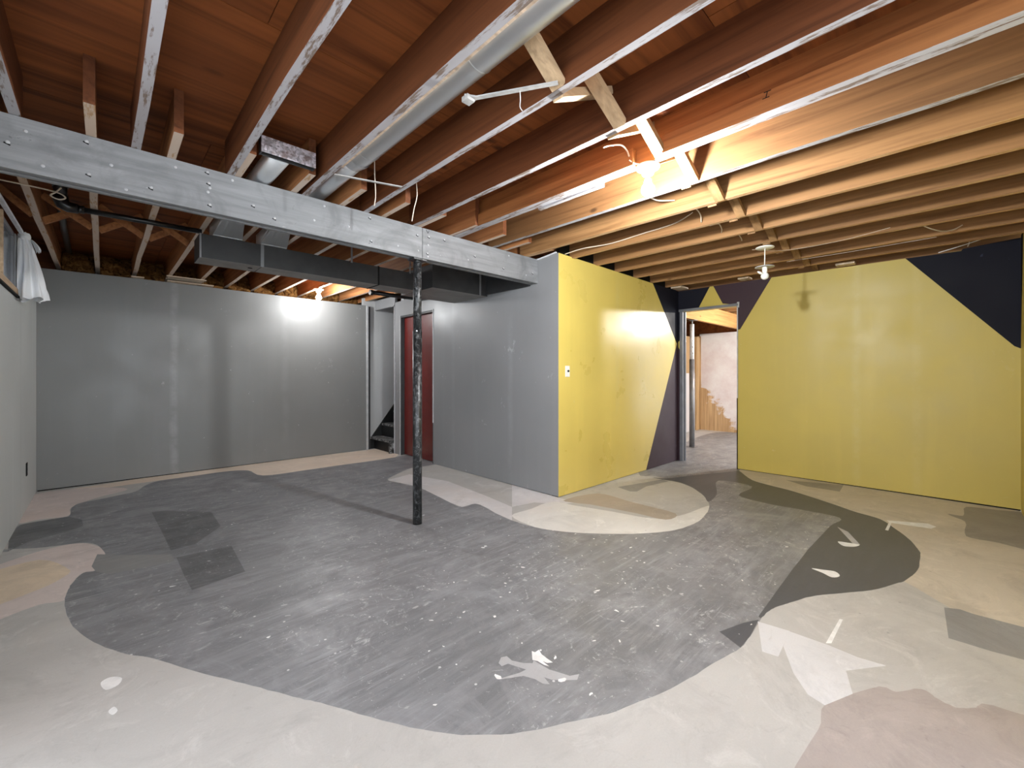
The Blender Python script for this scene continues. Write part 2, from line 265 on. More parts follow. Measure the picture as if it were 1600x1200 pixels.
M_JAMBD = plain('dark_grey_jamb', (.04, .04, .042, 1), .5, .4)
M_JAMBL = plain('pale_grey_trim', (.46, .46, .47, 1), .4, .4, 0, .1, 12)
M_FRAME = plain('grey_steel_frame', (.17, .175, .19, 1), .38, .5, .2)
M_STAIR = NT('worn_black_stair_paint')
_f = M_STAIR.noise(M_STAIR.coords((6, 14, 14), False), 1.6, 7, .72, .8)
M_STAIR = M_STAIR.fin(M_STAIR.mix(M_STAIR.mr(_f, .44, .60), (.012, .012, .012, 1), (.32, .32, .32, 1)), .55, .4)
M_BLACK = plain('black_stair_paint', (.008, .008, .008, 1), .5, .4)
M_FABRIC = NT('white_cloth'); M_FABRIC.b.inputs['Subsurface Weight'].default_value = 0.
M_FABRIC = M_FABRIC.fin((.84, .85, .87, 1), .85, .2)
M_INSUL = NT('fibreglass')
_v = M_INSUL.coords((1, 1, 1)); _f = M_INSUL.noise(_v, 16, 8, .75, 1.)
M_INSUL.bump(_f, .9, .03)
M_INSUL = M_INSUL.fin(M_INSUL.ramp(_f, [(.36, (.03, .010, .004, 1)), (.5, (.17, .075, .022, 1)), (.65, (.34, .18, .06, 1))]), .95, .05)
def glass_mat():
    n = NT('window_glass'); n.b.inputs['Transmission Weight'].default_value = 1.; n.b.inputs['IOR'].default_value = 1.45
    return n.fin((.72, .78, .86, 1), .12, .5)
M_GLASS = glass_mat()
def emis(name, col, st):
    n = NT(name); n.b.inputs['Emission Color'].default_value = col; n.b.inputs['Emission Strength'].default_value = st
    return n.fin((.9, .9, .88, 1), .4, .3)
_area = 4*math.pi*.036**2
M_BULB = emis('lit_bulb_glass', (.955, .985, 1, 1), BULB_WATTS[0]/(math.pi*_area))
M_BULB2 = emis('lit_bulb_glass_stairs', (.955, .985, 1, 1), BULB_WATTS[1]/(math.pi*_area))
M_BULB3 = emis('lit_bulb_glass_far', (1, .955, .91, 1), 9)
M_DRY = wall_paint('chalky_white_board', (.62, .59, .585, 1), .7, .2, .3, (.45, .30, .2, 1))
def torn_mat():
    n = NT('torn_white_sheet'); v = n.coords((1, 1, 1), False)
    sep = n.n('ShaderNodeSeparateXYZ'); tc = n.n('ShaderNodeTexCoord'); n.l(tc.outputs['Object'], sep.inputs[0])
    nz = n.noise(v, 3., 6, .7, 1.); 
    h = n.math('ADD', n.math('MULTIPLY', n.math('SUBTRACT', nz, .5), 1.6), sep.outputs[2])
    edge = n.math('ADD', h, n.math('MULTIPLY', n.math('SUBTRACT', 3.15, sep.outputs[1]), 1.3))
    k = n.mr(edge, .02, .16)
    wd = n.ramp(n.noise(n.coords((1, 30, 1.2), False), 1., 5, .6), [(.3, (.33, .20, .10, 1)), (.6, (.55, .37, .2, 1))])
    wh = n.mix(n.mr(n.noise(v, 1.8, 5, .7), .35, .65), (.60, .52, .53, 1), (.72, .70, .70, 1))
    return n.fin(n.mix(k, wd, wh), .7, .2)
M_TORN = torn_mat()
M_WINBOX = plain('added_window_box_grey', (.36, .38, .42, 1), .6, .3)
M_BOARDW = wood('form_board_wood', (.50, .33, .17, 1), (.34, .2, .09, 1), 2, knots=False)

# ------------------------------------------------------------------ mesh helpers
class MB:
    def __init__(s): s.v = []; s.f = []; s.mi = []; s.sm = []
    def box(s, x0, x1, y0, y1, z0, z1, m=0, faces='xXyYzZ', mb=None):
        b = len(s.v)
        s.v += [(x0,y0,z0),(x1,y0,z0),(x1,y1,z0),(x0,y1,z0),(x0,y0,z1),(x1,y0,z1),(x1,y1,z1),(x0,y1,z1)]
        q = dict(z=(0,3,2,1), Z=(4,5,6,7), y=(0,1,5,4), X=(1,2,6,5), Y=(2,3,7,6), x=(3,0,4,7))
        for k in faces:
            s.f.append(tuple(b+i for i in q[k])); s.mi.append(mb if (k == 'z' and mb is not None) else m); s.sm.append(False)
        return s
    def frame(s, p, q, side=(0, 0, 1)):
        d = (Vector(q)-Vector(p)).normalized(); u = Vector(side)
        if abs(d.dot(u)) > .98: u = Vector((1, 0, 0))
        a = d.cross(u).normalized(); b = a.cross(d).normalized(); return d, a, b
    def bar(s, p, q, w, h, m=0, side=(0, 0, 1)):
        d, a, b = s.frame(p, q, side); p = Vector(p); q = Vector(q); k = len(s.v)
        for c in (p, q):
            for i, j in ((-1,-1),(1,-1),(1,1),(-1,1)): s.v.append(tuple(c+a*(i*w/2)+b*(j*h/2)))
        for f in ((0,1,2,3),(7,6,5,4),(0,4,5,1),(1,5,6,2),(2,6,7,3),(3,7,4,0)):
            s.f.append(tuple(k+i for i in f)); s.mi.append(m); s.sm.append(False)
        return s
    def tube(s, pts, r, n=10, m=0, cap=True):
        pts = [Vector(p) for p in pts]; rs = r if isinstance(r, (list, tuple)) else [r]*len(pts)
        k = len(s.v); prev = None
        for i, p in enumerate(pts):
            d = (pts[min(i+1, len(pts)-1)]-pts[max(i-1, 0)]).normalized()
            if prev is None:
                a = d.cross(Vector((0, 0, 1)));  a = a if a.length > .05 else d.cross(Vector((1, 0, 0)))
            else: a = prev-d*prev.dot(d)
            a.normalize(); prev = a; b = d.cross(a)
            for j in range(n):
                t = 2*math.pi*j/n; s.v.append(tuple(p+(a*math.cos(t)+b*math.sin(t))*rs[i]))
        for i in range(len(pts)-1):
            for j in range(n):
                s.f.append((k+i*n+j, k+i*n+(j+1) % n, k+(i+1)*n+(j+1) % n, k+(i+1)*n+j)); s.mi.append(m); s.sm.append(True)
        if cap:
            s.f.append(tuple(k+j for j in range(n))[::-1]); s.mi.append(m); s.sm.append(False)
            e = k+(len(pts)-1)*n; s.f.append(tuple(e+j for j in range(n))); s.mi.append(m); s.sm.append(False)
        return s
    def lathe(s, c, prof, n=20, m=0):
        k = len(s.v); c = Vector(c)
        for r, z in prof:
            for j in range(n):
                t = 2*math.pi*j/n; s.v.append((c.x+r*math.cos(t), c.y+r*math.sin(t), c.z+z))
        for i in range(len(prof)-1):
            for j in range(n):
                s.f.append((k+i*n+j, k+i*n+(j+1) % n, k+(i+1)*n+(j+1) % n, k+(i+1)*n+j)); s.mi.append(m); s.sm.append(True)
        return s
    def loft(s, A, B, m=0, capA=True, capB=True):
        k = len(s.v); n = len(A); s.v += [tuple(p) for p in A]+[tuple(p) for p in B]
        for j in range(n): s.f.append((k+j, k+(j+1) % n, k+n+(j+1) % n, k+n+j)); s.mi.append(m); s.sm.append(False)
        if capA: s.f.append(tuple(range(k, k+n))[::-1]); s.mi.append(m); s.sm.append(False)
        if capB: s.f.append(tuple(range(k+n, k+2*n))); s.mi.append(m); s.sm.append(False)
        return s
    def build(s, name, mats, parent=None, origin=None, bevel=0, fix=True):
        me = bpy.data.meshes.new(name)
        o0 = Vector(origin) if origin is not None else Vector((0, 0, 0))
        base = parent_loc(parent)
        me.from_pydata([tuple(Vector(p)-o0) for p in s.v], [], s.f)
        for mt in (mats if isinstance(mats, (list, tuple)) else [mats]): me.materials.append(mt)
        me.polygons.foreach_set('material_index', s.mi); me.polygons.foreach_set('use_smooth', s.sm)
        if fix:
            bm = bmesh.new(); bm.from_mesh(me); bmesh.ops.recalc_face_normals(bm, faces=bm.faces); bm.to_mesh(me); bm.free()
        me.update()
        o = bpy.data.objects.new(name, me); C.objects.link(o)
        o.parent = parent; o.location = o0-base
        if bevel:
            b = o.modifiers.new('bevel', 'BEVEL'); b.width = bevel; b.segments = 2; b.limit_method = 'ANGLE'
        return o
def parent_loc(p):
    v = Vector((0, 0, 0))
    while p is not None: v += p.location; p = p.parent
    return v
def tag(o, label=None, cat=None, group=None, kind=None):
    if label: o['label'] = label
    if cat: o['category'] = cat
    if group: o['group'] = group
    if kind: o['kind'] = kind
    return o
def empty(name, loc=(0, 0, 0), **kw):
    o = bpy.data.objects.new(name, None); C.objects.link(o); o.location = loc; o.empty_display_size = .1
    return tag(o, **kw)
def inside(p, poly):
    x, y = p; c = False; n = len(poly); j = n-1
    for i in range(n):
        xi, yi = poly[i]; xj, yj = poly[j]
        if (yi > y) != (yj > y) and x < (xj-xi)*(y-yi)/(yj-yi)+xi: c = not c
        j = i
    return c
def sheet(outline, regions, to3, mb):
    """planar cell sheet: every triangle takes the material of the last region that holds its centre"""
    vs = []; es = []
    for poly in [outline]+[r[0] for r in regions]:
        k = len(vs); vs += [Vector(p) for p in poly]; es += [(k+i, k+(i+1) % len(poly)) for i in range(len(poly))]
    res = delaunay_2d_cdt(vs, es, [], 0, 1e-5)
    V, Fc = res[0], res[2]; k = len(mb.v); mb.v += [to3(p.x, p.y) for p in V]
    bb = [(min(p[0] for p in r[0]), max(p[0] for p in r[0]), min(p[1] for p in r[0]), max(p[1] for p in r[0])) for r in regions]
    for f in Fc:
        c = sum((V[i] for i in f), Vector((0, 0)))/len(f)
        if not inside(c, outline): continue
        mi = 0
        for (poly, m), b in zip(regions, bb):
            if b[0] <= c.x <= b[1] and b[2] <= c.y <= b[3] and inside(c, poly): mi = m
        mb.f.append(tuple(k+i for i in f)); mb.mi.append(mi); mb.sm.append(False)
def smooth(poly, k=4, jit=0., seed=0):
    rr = random.Random(seed); out = []; n = len(poly)
    for i in range(n):
        p0, p1, p2, p3 = (Vector(poly[(i+j-1) % n]) for j in range(4))
        if (p2-p1).length > .9: out.append(tuple(p1)); continue
        # centripetal-ish guard against overshoot on uneven spacing
        m1 = (p2-p0)*.5; m2 = (p3-p1)*.5; L = (p2-p1).length
        for mm in (m1, m2):
            if mm.length > L: mm.length = L
        for j in range(k):
            t = j/k; t2 = t*t; t3 = t2*t
            q = p1*(2*t3-3*t2+1)+m1*(t3-2*t2+t)+p2*(-2*t3+3*t2)+m2*(t3-t2)
            out.append((q.x+rr.uniform(-jit, jit), q.y+rr.uniform(-jit, jit)))
    return out

# ------------------------------------------------------------------ floor
FZ = 0.
keys = list(F); FM = [F[k] for k in keys]; ix = {k: i for i, k in enumerate(keys)}
def blob(cx, cy, rx, ry, ang, n=9, rough=.35, rr=R):
    out = []
    for i in range(n):
        t = 2*math.pi*i/n; k = 1+rr.uniform(-rough, rough)
        x, y = rx*k*math.cos(t), ry*k*math.sin(t)
        out.append((cx+x*math.cos(ang)-y*math.sin(ang), cy+x*math.sin(ang)+y*math.cos(ang)))
    return out
# warm half of the bare slab towards the right-hand wall
far_warm = [(2.75, -.45), (3.3, .15), (3.9, .75), (5.0, 1.45), (5.8, 1.9), (5.85, -.45)]
regs = [(smooth(far_warm, 4), ix['warm'])]
order = [('beige_back','beige',.004),('pink_left2','pink',.004),('pink_left','pink',.003),('tan_left','tan',.004),('light_bay','lilac',.002),
 ('pale_bay','pale',.003),('brown_strip','brown',.004),('gray_bay','grey',.003),('gray_rect','grey',.003),('brown_corner','taupe',.003),
 ('gray_wall_strip','taupe',.002),('brown_bottom','brown2',.004),('paint','paint',.002),('inner_band','band',.004),('dark_stroke','dark',.004),
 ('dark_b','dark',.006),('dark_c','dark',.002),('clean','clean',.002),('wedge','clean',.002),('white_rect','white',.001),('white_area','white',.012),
 ('stroke1','spot',0),('stroke2','spot',0),('stroke3','scuff',0),('spot1','spot',0),('spot2','spot',0),('spot3','spot',0),('spot4','spot',0)]
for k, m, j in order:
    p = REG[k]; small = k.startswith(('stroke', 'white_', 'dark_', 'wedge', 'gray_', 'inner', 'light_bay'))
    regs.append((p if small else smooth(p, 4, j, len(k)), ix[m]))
PAINT = regs[[o[0] for o in order].index('paint')+1][0]
for k in ('splat_main', 'splat_sweep'): regs.append((REG[k], ix['spot' if k == 'splat_main' else 'scuff']))
cnt = 0
while cnt < 190:
    if R.random() < .75: x, y = R.gauss(2.1, .8), R.gauss(1.55, .6)
    else: x, y = R.uniform(-.3, 5.4), R.uniform(.6, 5.8)
    if not inside((x, y), PAINT) or inside((x, y), REG['clean']): continue
    big = R.random(); r = .0035+.008*big**4
    regs.append((blob(x, y, r*R.uniform(1, 2.6), r, R.uniform(0, 3.1), 7, .45), ix['spot' if R.random() < .45 else 'scuff'])); cnt += 1
mb = MB(); sheet([(-3.6, -3.6), (9.6, -3.6), (9.6, 7.4), (-.6, 7.4), (-.6, 2.2), (-3.6, 2.2)], regs, lambda x, y: (x, y, FZ), mb)  # floor runs on unseen behind the camera, added to limit world light
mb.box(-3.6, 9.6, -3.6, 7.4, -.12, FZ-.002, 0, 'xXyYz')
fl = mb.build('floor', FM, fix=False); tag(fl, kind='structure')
bm = bmesh.new(); bm.from_mesh(fl.data)
for f in bm.faces:
    if abs(f.normal.z) > .9 and f.calc_center_median().z > -.01 and f.normal.z < 0: f.normal_flip()
bm.to_mesh(fl.data); bm.free()

# ------------------------------------------------------------------ walls
def wall(name, axis, c, th, outline, regions, mats, boxes):
    """front sheet in the plane axis = c, thickness th (signed, away from the room)"""
    mb = MB(); t3 = (lambda s, z: (c, s, z)) if axis == 'X' else (lambda s, z: (s, c, z))
    sheet(outline, regions, t3, mb)
    lo, hi = sorted((c+(.0008 if th > 0 else -.0008), c+th))
    for s0, s1, z0, z1 in boxes:
        if axis == 'X': mb.box(lo, hi, s0, s1, z0, z1, 0)
        else: mb.box(s0, s1, lo, hi, z0, z1, 0)
    o = mb.build(name, mats); tag(o, kind='structure'); return o
def rect(a, b, c, d): return [(a, c), (b, c), (b, d), (a, d)]
ZW = 2.372
wall('wall_back', 'Y', 6.5, .09, [(-.487, .012), (3.03, .004), (3.03, 2.298), (1.6, 2.293), (.4, 2.300), (-.487, 2.292)], [], [M_GBACK],
     [(-.487, 3.03, .012, 2.29)])
mb = MB().box(-.48, 3.03, 6.512, 6.58, 0, .013); tag(mb.build('trim_1', M_BLACKGAP), kind='structure')
wall('wall_left', 'X', -.487, -.12, [(2.2, 0), (6.5, 0), (6.5, 2.30), (5.09, 2.30), (5.09, 1.84), (3.9, 1.84), (3.9, 2.30), (2.2, 2.30)], [], [M_GLEFT],
     [(2.2, 3.9, 0, 2.30), (3.9, 5.09, 0, 1.84), (5.09, 6.6, 0, 2.30)])
# foundation band above the left wall and behind the insulation
tag(MB().box(-.72, -.61, .2, 7.2, 2.30, 2.585).box(-.72, -.61, 5.2, 7.2, 0, 2.3).box(-.72,-.61,2.2,3.8,0,2.3).build('wall_left_foundation', W_PLY), kind='structure')
tag(MB().box(-.72, 9.6, 7.1, 7.2, 0, 2.585).build('wall_back_foundation', W_PLY), kind='structure')
# grey wall with the red door
wall('wall_middle', 'X', 3.2, .1, [(2.67, .008), (4.85, 0), (4.85, 2.065), (5.715, 2.065), (5.715, 0), (5.885, 0), (5.885, 2.29), (4.3, 2.30), (4.3, 2.372), (2.67, 2.385)], [],
     [M_GMID], [(2.672, 4.85, .008, 2.372), (4.85, 5.715, 2.065, 2.30), (5.715, 5.885, 0, 2.29)])
# yellow side wall: yellow / navy / plum
yl = [(3.2, 0), (3.2, 2.4), (5.09, 2.4), (5.09, 2.349), (5.755, 1.626), (4.894, 0)]
nv = [(5.045, 2.4), (5.09, 2.349), (5.755, 1.626), (5.81, 1.68), (5.81, 2.4)]
wall('wall_side', 'Y', 2.67, .1, [(3.2, .006), (5.8, .004), (5.8, 2.36), (5.0, 2.365), (3.2, 2.385)],
     [(nv, 1), ([(4.894, -.01), (5.755, 1.626), (5.81, 1.68), (5.81, -.01)], 2)], [M_YSIDE, M_NAVY, M_PURP], [(3.3, 5.8, .006, 2.36)])
tag(MB().box(3.205, 5.8, 2.68, 2.76, 0, .008).build('trim_2', M_BLACKGAP), kind='structure')
# yellow back wall with the doorway
DY0, DY1, DZ = 1.905, 2.62, 2.068
wall('wall_right', 'X', 5.8, .1, [(-.41, .014), (DY0, .006), (DY0, DZ), (DY1, DZ), (DY1, 0), (2.67, 0), (2.67, 2.36), (1.4, 2.366), (.33, 2.362), (-.05, 2.358), (-.06, 2.375), (-.41, 2.40)],
     [([(2.68, 2.4), (2.222, 2.4), (2.42, 2.04), (2.42, 1.77), (2.60, 1.77), (2.645, 1.68), (2.68, 1.64)], 1),
      ([(2.68, 1.60), (2.60, 1.45), (2.60, 0), (2.68, 0)], 2),
      ([(2.215, 2.4), (1.50, 2.4), (1.87, 1.768), (1.93, 1.768), (1.93, 2.09), (2.08, 2.12)], 2),
      ([(.39, 2.41), (.334, 2.361), (-.373, 1.449), (-.42, 1.42), (-.42, 2.41)], 1)],
     [M_YBACK, M_NAVY, M_PURP], [(-.41, DY0, .014, 2.36), (DY0, DY1, DZ, 2.36), (DY1, 2.67, 0, 2.36)])
tag(MB().box(5.812, 5.89, -.41, DY0, 0, .015).build('trim_3', M_BLACKGAP), kind='structure')
wall('wall_near_right', 'Y', -.41, -.1, [(2.0, 0), (5.8, .01), (5.8, 2.42), (2.0, 2.42)],
     [([(5.81, 1.43), (5.62, 2.43), (5.81, 2.43)], 1)], [M_YBACK, M_NAVY], [(2.0, 5.8, .0, 2.42)])
# stairwell
wall('wall_stair', 'Y', 6.54, .06, rect(3.0, 5.0, 0, 2.42), [], [M_GSTAIR], [(3.0, 5.0, 0, 2.42)])
tag(MB().box(4.9, 5.0, 5.8, 6.54, 0, 2.585).build('wall_stair_end', M_GSTAIR), kind='structure')
tag(MB().box(3.3, 5.0, 5.80, 5.88, 0, 2.42).build('wall_stair_side', M_GSTAIR), kind='structure')
tag(MB().box(3.03, 3.062, 6.485, 6.6, 0, 2.292).build('trim_4', M_JAMBL, bevel=.002), kind='structure')
tag(MB().box(3.062, 3.10, 6.5, 6.6, 0, 2.285).build('trim_5', M_JAMBD), kind='structure')
tag(MB().box(3.20, 3.24, 5.885, 6.54, 2.235, 2.40).box(3.18, 3.2, 5.885, 6.5, 2.235, 2.25).build('trim_6', [M_GMID]), kind='structure')
tag(MB().box(3.188, 3.30, 5.885, 5.895, 0, 2.29).build('trim_7', M_JAMBL), kind='structure')

# room beyond the doorway
tag(MB().box(9.4, 9.45, .2, 3.85, .0, 2.08).build('wall_utility_back', [M_TORN]), kind='structure')
ub = tag(empty('wall_utility_side', (0, 0, 0)), kind='structure')
MB().box(5.9, 9.16, 3.85, 3.90, 0, 1.225).build('lower_board', M_DRY, ub)
MB().box(5.9, 9.16, 3.865, 3.90, 1.225, 2.0).build('upper_board', M_BOARDW, ub)
x = 9.17
while x < 9.40:
    wdt = R.choice((.045, .06, .07)); MB().box(x, min(x+wdt, 9.4), 3.85-R.uniform(0, .03), 3.9, 0, 1.98+R.uniform(0, .06)).build('plank', M_BOARDW, ub); x += wdt+.006
tag(MB().box(-1.05, -.98, 3.7, 5.3, 1.6, 2.63).box(-1.0, -.61, 3.7, 5.3, 1.55, 1.6).box(-.98, -.62, 3.7, 3.78, 1.6, 2.63).box(-.98, -.62, 5.22, 5.3, 1.6, 2.63).build('added_window_box', M_WINBOX), kind='structure')  # grey box added outside the window to keep its pane from glaring
tag(MB().box(9.45, 9.5, .2, 7.1, 0, 2.585).build('wall_utility_end', W_PLY), kind='structure')

# ------------------------------------------------------------------ ceiling
ceil = tag(empty('ceiling', (0, 0, 2.37)), kind='structure')
tag(MB().box(-3.6, 9.6, -3.6, -.56, 2.40, 2.6).box(-3.6, -.76, -.56, 2.2, 2.40, 2.6).build('added_rear_slab', W_PLY), kind='structure')  # unseen slabs added behind the camera to keep world light off the joists
ZB, ZT = 2.372, 2.583
MB().box(-.75, 9.6, -.55, 7.2, ZT+.014, ZT+.05).build('added_seam_backing', M_BLACKGAP, ceil)  # dark slab added over the sheets, closing seams against world light
ys = [-.55, .66, 1.88, 3.10, 4.32, 5.54, 7.2]
for j in range(6):
    x = -.75 + (-1.22 if j % 2 else 0)
    while x < 9.6:
        a, b = max(x, -.75), min(x+2.44, 9.6)
        if b-a > .1:
            MB().box(a+.0015, b-.0015, ys[j]+.0015, ys[j+1]-.0015, ZT, ZT+.013).build('plywood_sheet', W_PLY, ceil, ((a+b)/2, ys[j], ZT))
        x += 2.44
JW = .019
FX = [.128+.4125*i for i in range(-1, 23)]
BX = [-.04+.309*i for i in range(-1, 11)]
def joist(xc, y0, y1, mat, edge, z0=ZB):
    m = MB(); jj = R.uniform(-.003, .003); n = 6; st = [y0+(y1-y0)*i/n for i in range(n+1)]
    dx = [R.uniform(-.004, .004) for _ in st]; dz = [R.uniform(-.002, .003) for _ in st]
    k = 0
    for i, y in enumerate(st):
        m.v += [(xc-JW+dx[i], y, z0+dz[i]), (xc+JW+dx[i], y, z0+dz[i]), (xc+JW+dx[i], y, ZT), (xc-JW+dx[i], y, ZT)]
    for i in range(n):
        a = 4*i; b = a+4
        for q, mi in (((0, 1), 1), ((1, 2), 0), ((2, 3), 0), ((3, 0), 0)):
            m.f.append((a+q[0], a+q[1], b+q[1], b+q[0])); m.mi.append(mi); m.sm.append(False)
    m.f += [(0, 1, 2, 3), tuple(4*n+i for i in range(4))]; m.mi += [2, 0]; m.sm += [False]*2
    return m.build('joist', [mat, edge, W_STAIN], ceil, (xc, y0, z0))
for i, x in enumerate(FX):
    k = i-1                                   # joist number counted from the left
    if x < 5.75:
        y1 = 3.0 if x < 3.25 else 2.775
        joist(x, -.50, y1, W_STAIN if k < 5 else W_MID if k < 6 else W_LAMPJ if k == 6 else W_TAN, P_EDGE if k <= 6 else P_EDGE3)
    elif x > 5.9: joist(x, -.50, 2.985, W_TAN, P_EDGE3)
for i, x in enumerate(BX):
    if i == 0 and False: continue
    y0 = 2.60+R.uniform(-.015, .02)
    joist(x, y0, 7.09, W_BACK, P_EDGE2 if x < 3 else P_EDGE3)
x = 6.1
while x < 9.4: joist(x, 2.95, 7.09, W_BACK, P_EDGE3); x += .4125
# rim boards
MB().box(-.6, -.56, -.5, 7.09, ZB-.03, ZT).build('rim_board', W_PLY, ceil)
MB().box(-.56, 9.5, 7.06, 7.1, ZB-.03, ZT).build('rim_board', W_PLY, ceil)
MB().box(3.25, 5.8, 2.70, 2.74, ZB+.002, ZT).build('rim_board', M_BLACKGAP, ceil)
# sistered two-by-four on the joist that carries the lamp (long, in two lengths) + lower strip
sx0 = FX[6]-JW-.042
for a, b in ((-.50, 1.07), (1.24, 2.93)):
    MB().box(sx0, sx0+.036, a, b, ZB-.004, 2.462, 0, mb=1).build('sister_board', [W_MID, P_EDGE], ceil, (sx0, a, ZB), bevel=.0015)
MB().box(FX[6]+JW+.002, FX[6]+JW+.03, 1.50, 2.03, ZB-.012, ZB+.03).build('nailing_strip', P_EDGE, ceil, (FX[6], 1.5, ZB))
MB().box(FX[6]-JW-.002, FX[6]+JW, 1.24, 1.29, ZB-.004, ZT-.06).build('blocking', P_EDGE, ceil, (FX[6], 1.24, ZB)) if False else None
MB().box(FX[3]+JW+.001, FX[3]+JW+.03, -.5, 2.45, ZB+.022, ZB+.045).build('nailing_strip', W_PALE, ceil, (FX[3], 0, ZB))
# cross bridging
def brace(xa, xb, y, up, mat, parent=ceil, w=.058, h=.034):
    a = (xa, y, ZB+.006 if up else ZT-.02); b = (xb, y, ZT-.02 if up else ZB+.006)
    m = MB(); m.bar(a, b, w, h, 0, (0, 0, 1)); o = m.build('cross_brace', mat, parent, a); return o
for k in range(3, 22):
    xa, xb = FX[k]+JW, FX[k+1]-JW
    if 5.6 < FX[k] < 6.0: continue
    if k == 3:
        MB().bar((1.168, 1.12, 2.495), (xb, 1.12, ZB+.006), .06, .034, 0, (0, 0, 1)).build('cross_brace', W_BRACEP, ceil, (xb, 1.12, ZB)); continue
    brace(xa, xb, 1.09, False, W_BRACEP if k < 5 else W_BRACE); brace(xa, xb, 1.16, True, W_BRACEP if k < 5 else W_BRACE)
for k in range(-1, 3):
    if k+1 in (1, 2, 3, 0): brace(FX[k+1]+JW, FX[k+2]-JW, 1.09+0, False, W_BRACE) if FX[k+1] > 5 else None
for k in range(0, 5):
    xa, xb = BX[k]+JW, BX[k+1]-JW
    brace(xa, xb, 4.86, True, W_BACK, ceil, .019, .05); brace(xa, xb, 4.80, False, W_BACK, ceil, .019, .05)
brace(-.56, BX[0]-JW, 4.72, False, W_BACK, ceil, .019, .05)
# short blocks on the plate of the yellow wall
MB().box(5.66, 5.76, .72, .88, 2.366, 2.388).build('nailing_block', W_PALE, ceil, (5.7, .8, 2.37))
MB().box(5.55, 5.78, 2.52, 2.66, 2.364, 2.386).build('nailing_block', W_PALE, ceil, (5.6, 2.6, 2.37))
MB().box(5.62, 5.76, 1.72, 1.84, 2.366, 2.386).build('nailing_block', W_PALE, ceil, (5.6, 1.8, 2.37))

# black letter painted on a joist face
def glyph(strokes, to3, w, name, parent):
    m = MB()
    for a, b in strokes: m.bar(to3(*a), to3(*b), w, .0015, 0, (1, 0, 0))
    return m.build(name, M_DARK, parent)
glyph([((.58, 2.432), (.574, 2.458)), ((.588, 2.458), (.560, 2.458)), ((.594, 2.432), (.566, 2.432))], lambda y, z: (sx0-.0008, y, z), .003, 'letter_mark', ceil)

# ------------------------------------------------------------------ main beam and post
beam = tag(empty('support_beam', (1.35, 2.99, 2.125)), 'long grey painted timber beam with nail heads crossing the room under the joists', 'beam')
def plank(x0, x1, y0, y1, z0, z1, nm='plank'):
    return MB().box(x0, x1, y0, y1, z0, z1).build(nm, M_BEAM, beam, ((x0+x1)/2, y0, z0), bevel=.003)
plank(-.48, 1.8385, 2.94, 2.973, 2.125, 2.371); plank(1.8415, 3.198, 2.94, 2.973, 2.127, 2.371)
plank(-.48, 3.198, 2.977, 3.008, 2.134, 2.371); plank(-.48, 3.198, 3.012, 3.043, 2.126, 2.371)
NAILS = [(-0.056,2.339),(0.032,2.253),(-0.048,2.182),(0.087,2.147),(0.185,2.187),(0.286,2.329),(0.429,2.349),(0.432,2.237),(0.436,2.288),(0.441,2.262),(0.441,2.167),(0.55,2.34),(0.658,2.223),(1.077,2.334),(0.774,2.175),(1.011,2.222),(1.399,2.339),(1.244,2.236),(1.409,2.173),(1.625,2.181),(1.792,2.303),(1.80,2.18),(1.899,2.311),(1.893,2.243),(1.886,2.175),(1.89,2.15),(2.375,2.248),(2.789,2.33),(2.72,2.2),(3.025,2.183),(3.12,2.22),(-0.253,2.311),(-0.306,2.241),(-.2,2.17),(2.05,2.32),(2.3,2.2)]
m = MB()
for x, z in NAILS:
    m.tube([(x, 2.9405, z), (x, 2.9385, z), (x, 2.9372, z)], [.0085, .0075, .003], 9)
m.build('nail_heads', M_NAIL, beam)['kind'] = 'stuff'
m = MB()
for x, z in NAILS[::2]: m.bar((x-.012, 2.9392, z-.004), (x+.008, 2.9392, z-.012), .006, .0012, 0, (0, 1, 0))
m.build('hammer_dents', M_DARK, beam)['kind'] = 'stuff'
glyph([((1.872, 2.362), (1.890, 2.337)), ((1.890, 2.337), (1.900, 2.36))], lambda x, z: (x, 2.9392, z), .004, 'check_mark', beam)

post = tag(empty('support_post', (1.825, 2.992, 0)), 'dark worn round steel post standing on the floor under the grey beam', 'post')
MB().tube([(1.825, 2.992, .001), (1.825, 2.992, 1.55)], .0365, 28).build('lower_tube', M_POST, post)
MB().tube([(1.825, 2.992, 1.55), (1.825, 2.992, 2.10)], .0330, 28).build('upper_tube', M_POST, post)
MB().box(1.765, 1.885, 2.945, 3.04, 2.112, 2.1245).tube([(1.825, 2.992, 2.10), (1.825, 2.992, 2.113)], .022, 16).build('top_plate', M_POST, post)
m = MB()
for z in (1.67, 1.82, 1.97):
    for a in (-1.05, 2.1, -2.35):
        d = Vector((math.cos(a), math.sin(a), 0)); c = Vector((1.825, 2.992, z))+d*.0328
        m.tube([c, c+d*.0008], .0062, 10)
m.build('pin_holes', M_DARK, post)['kind'] = 'stuff'
m = MB().tube([(1.80, 2.957, 1.545), (1.79, 2.945, 1.545)], .006, 8); m.build('pin', M_WPAINT, post)

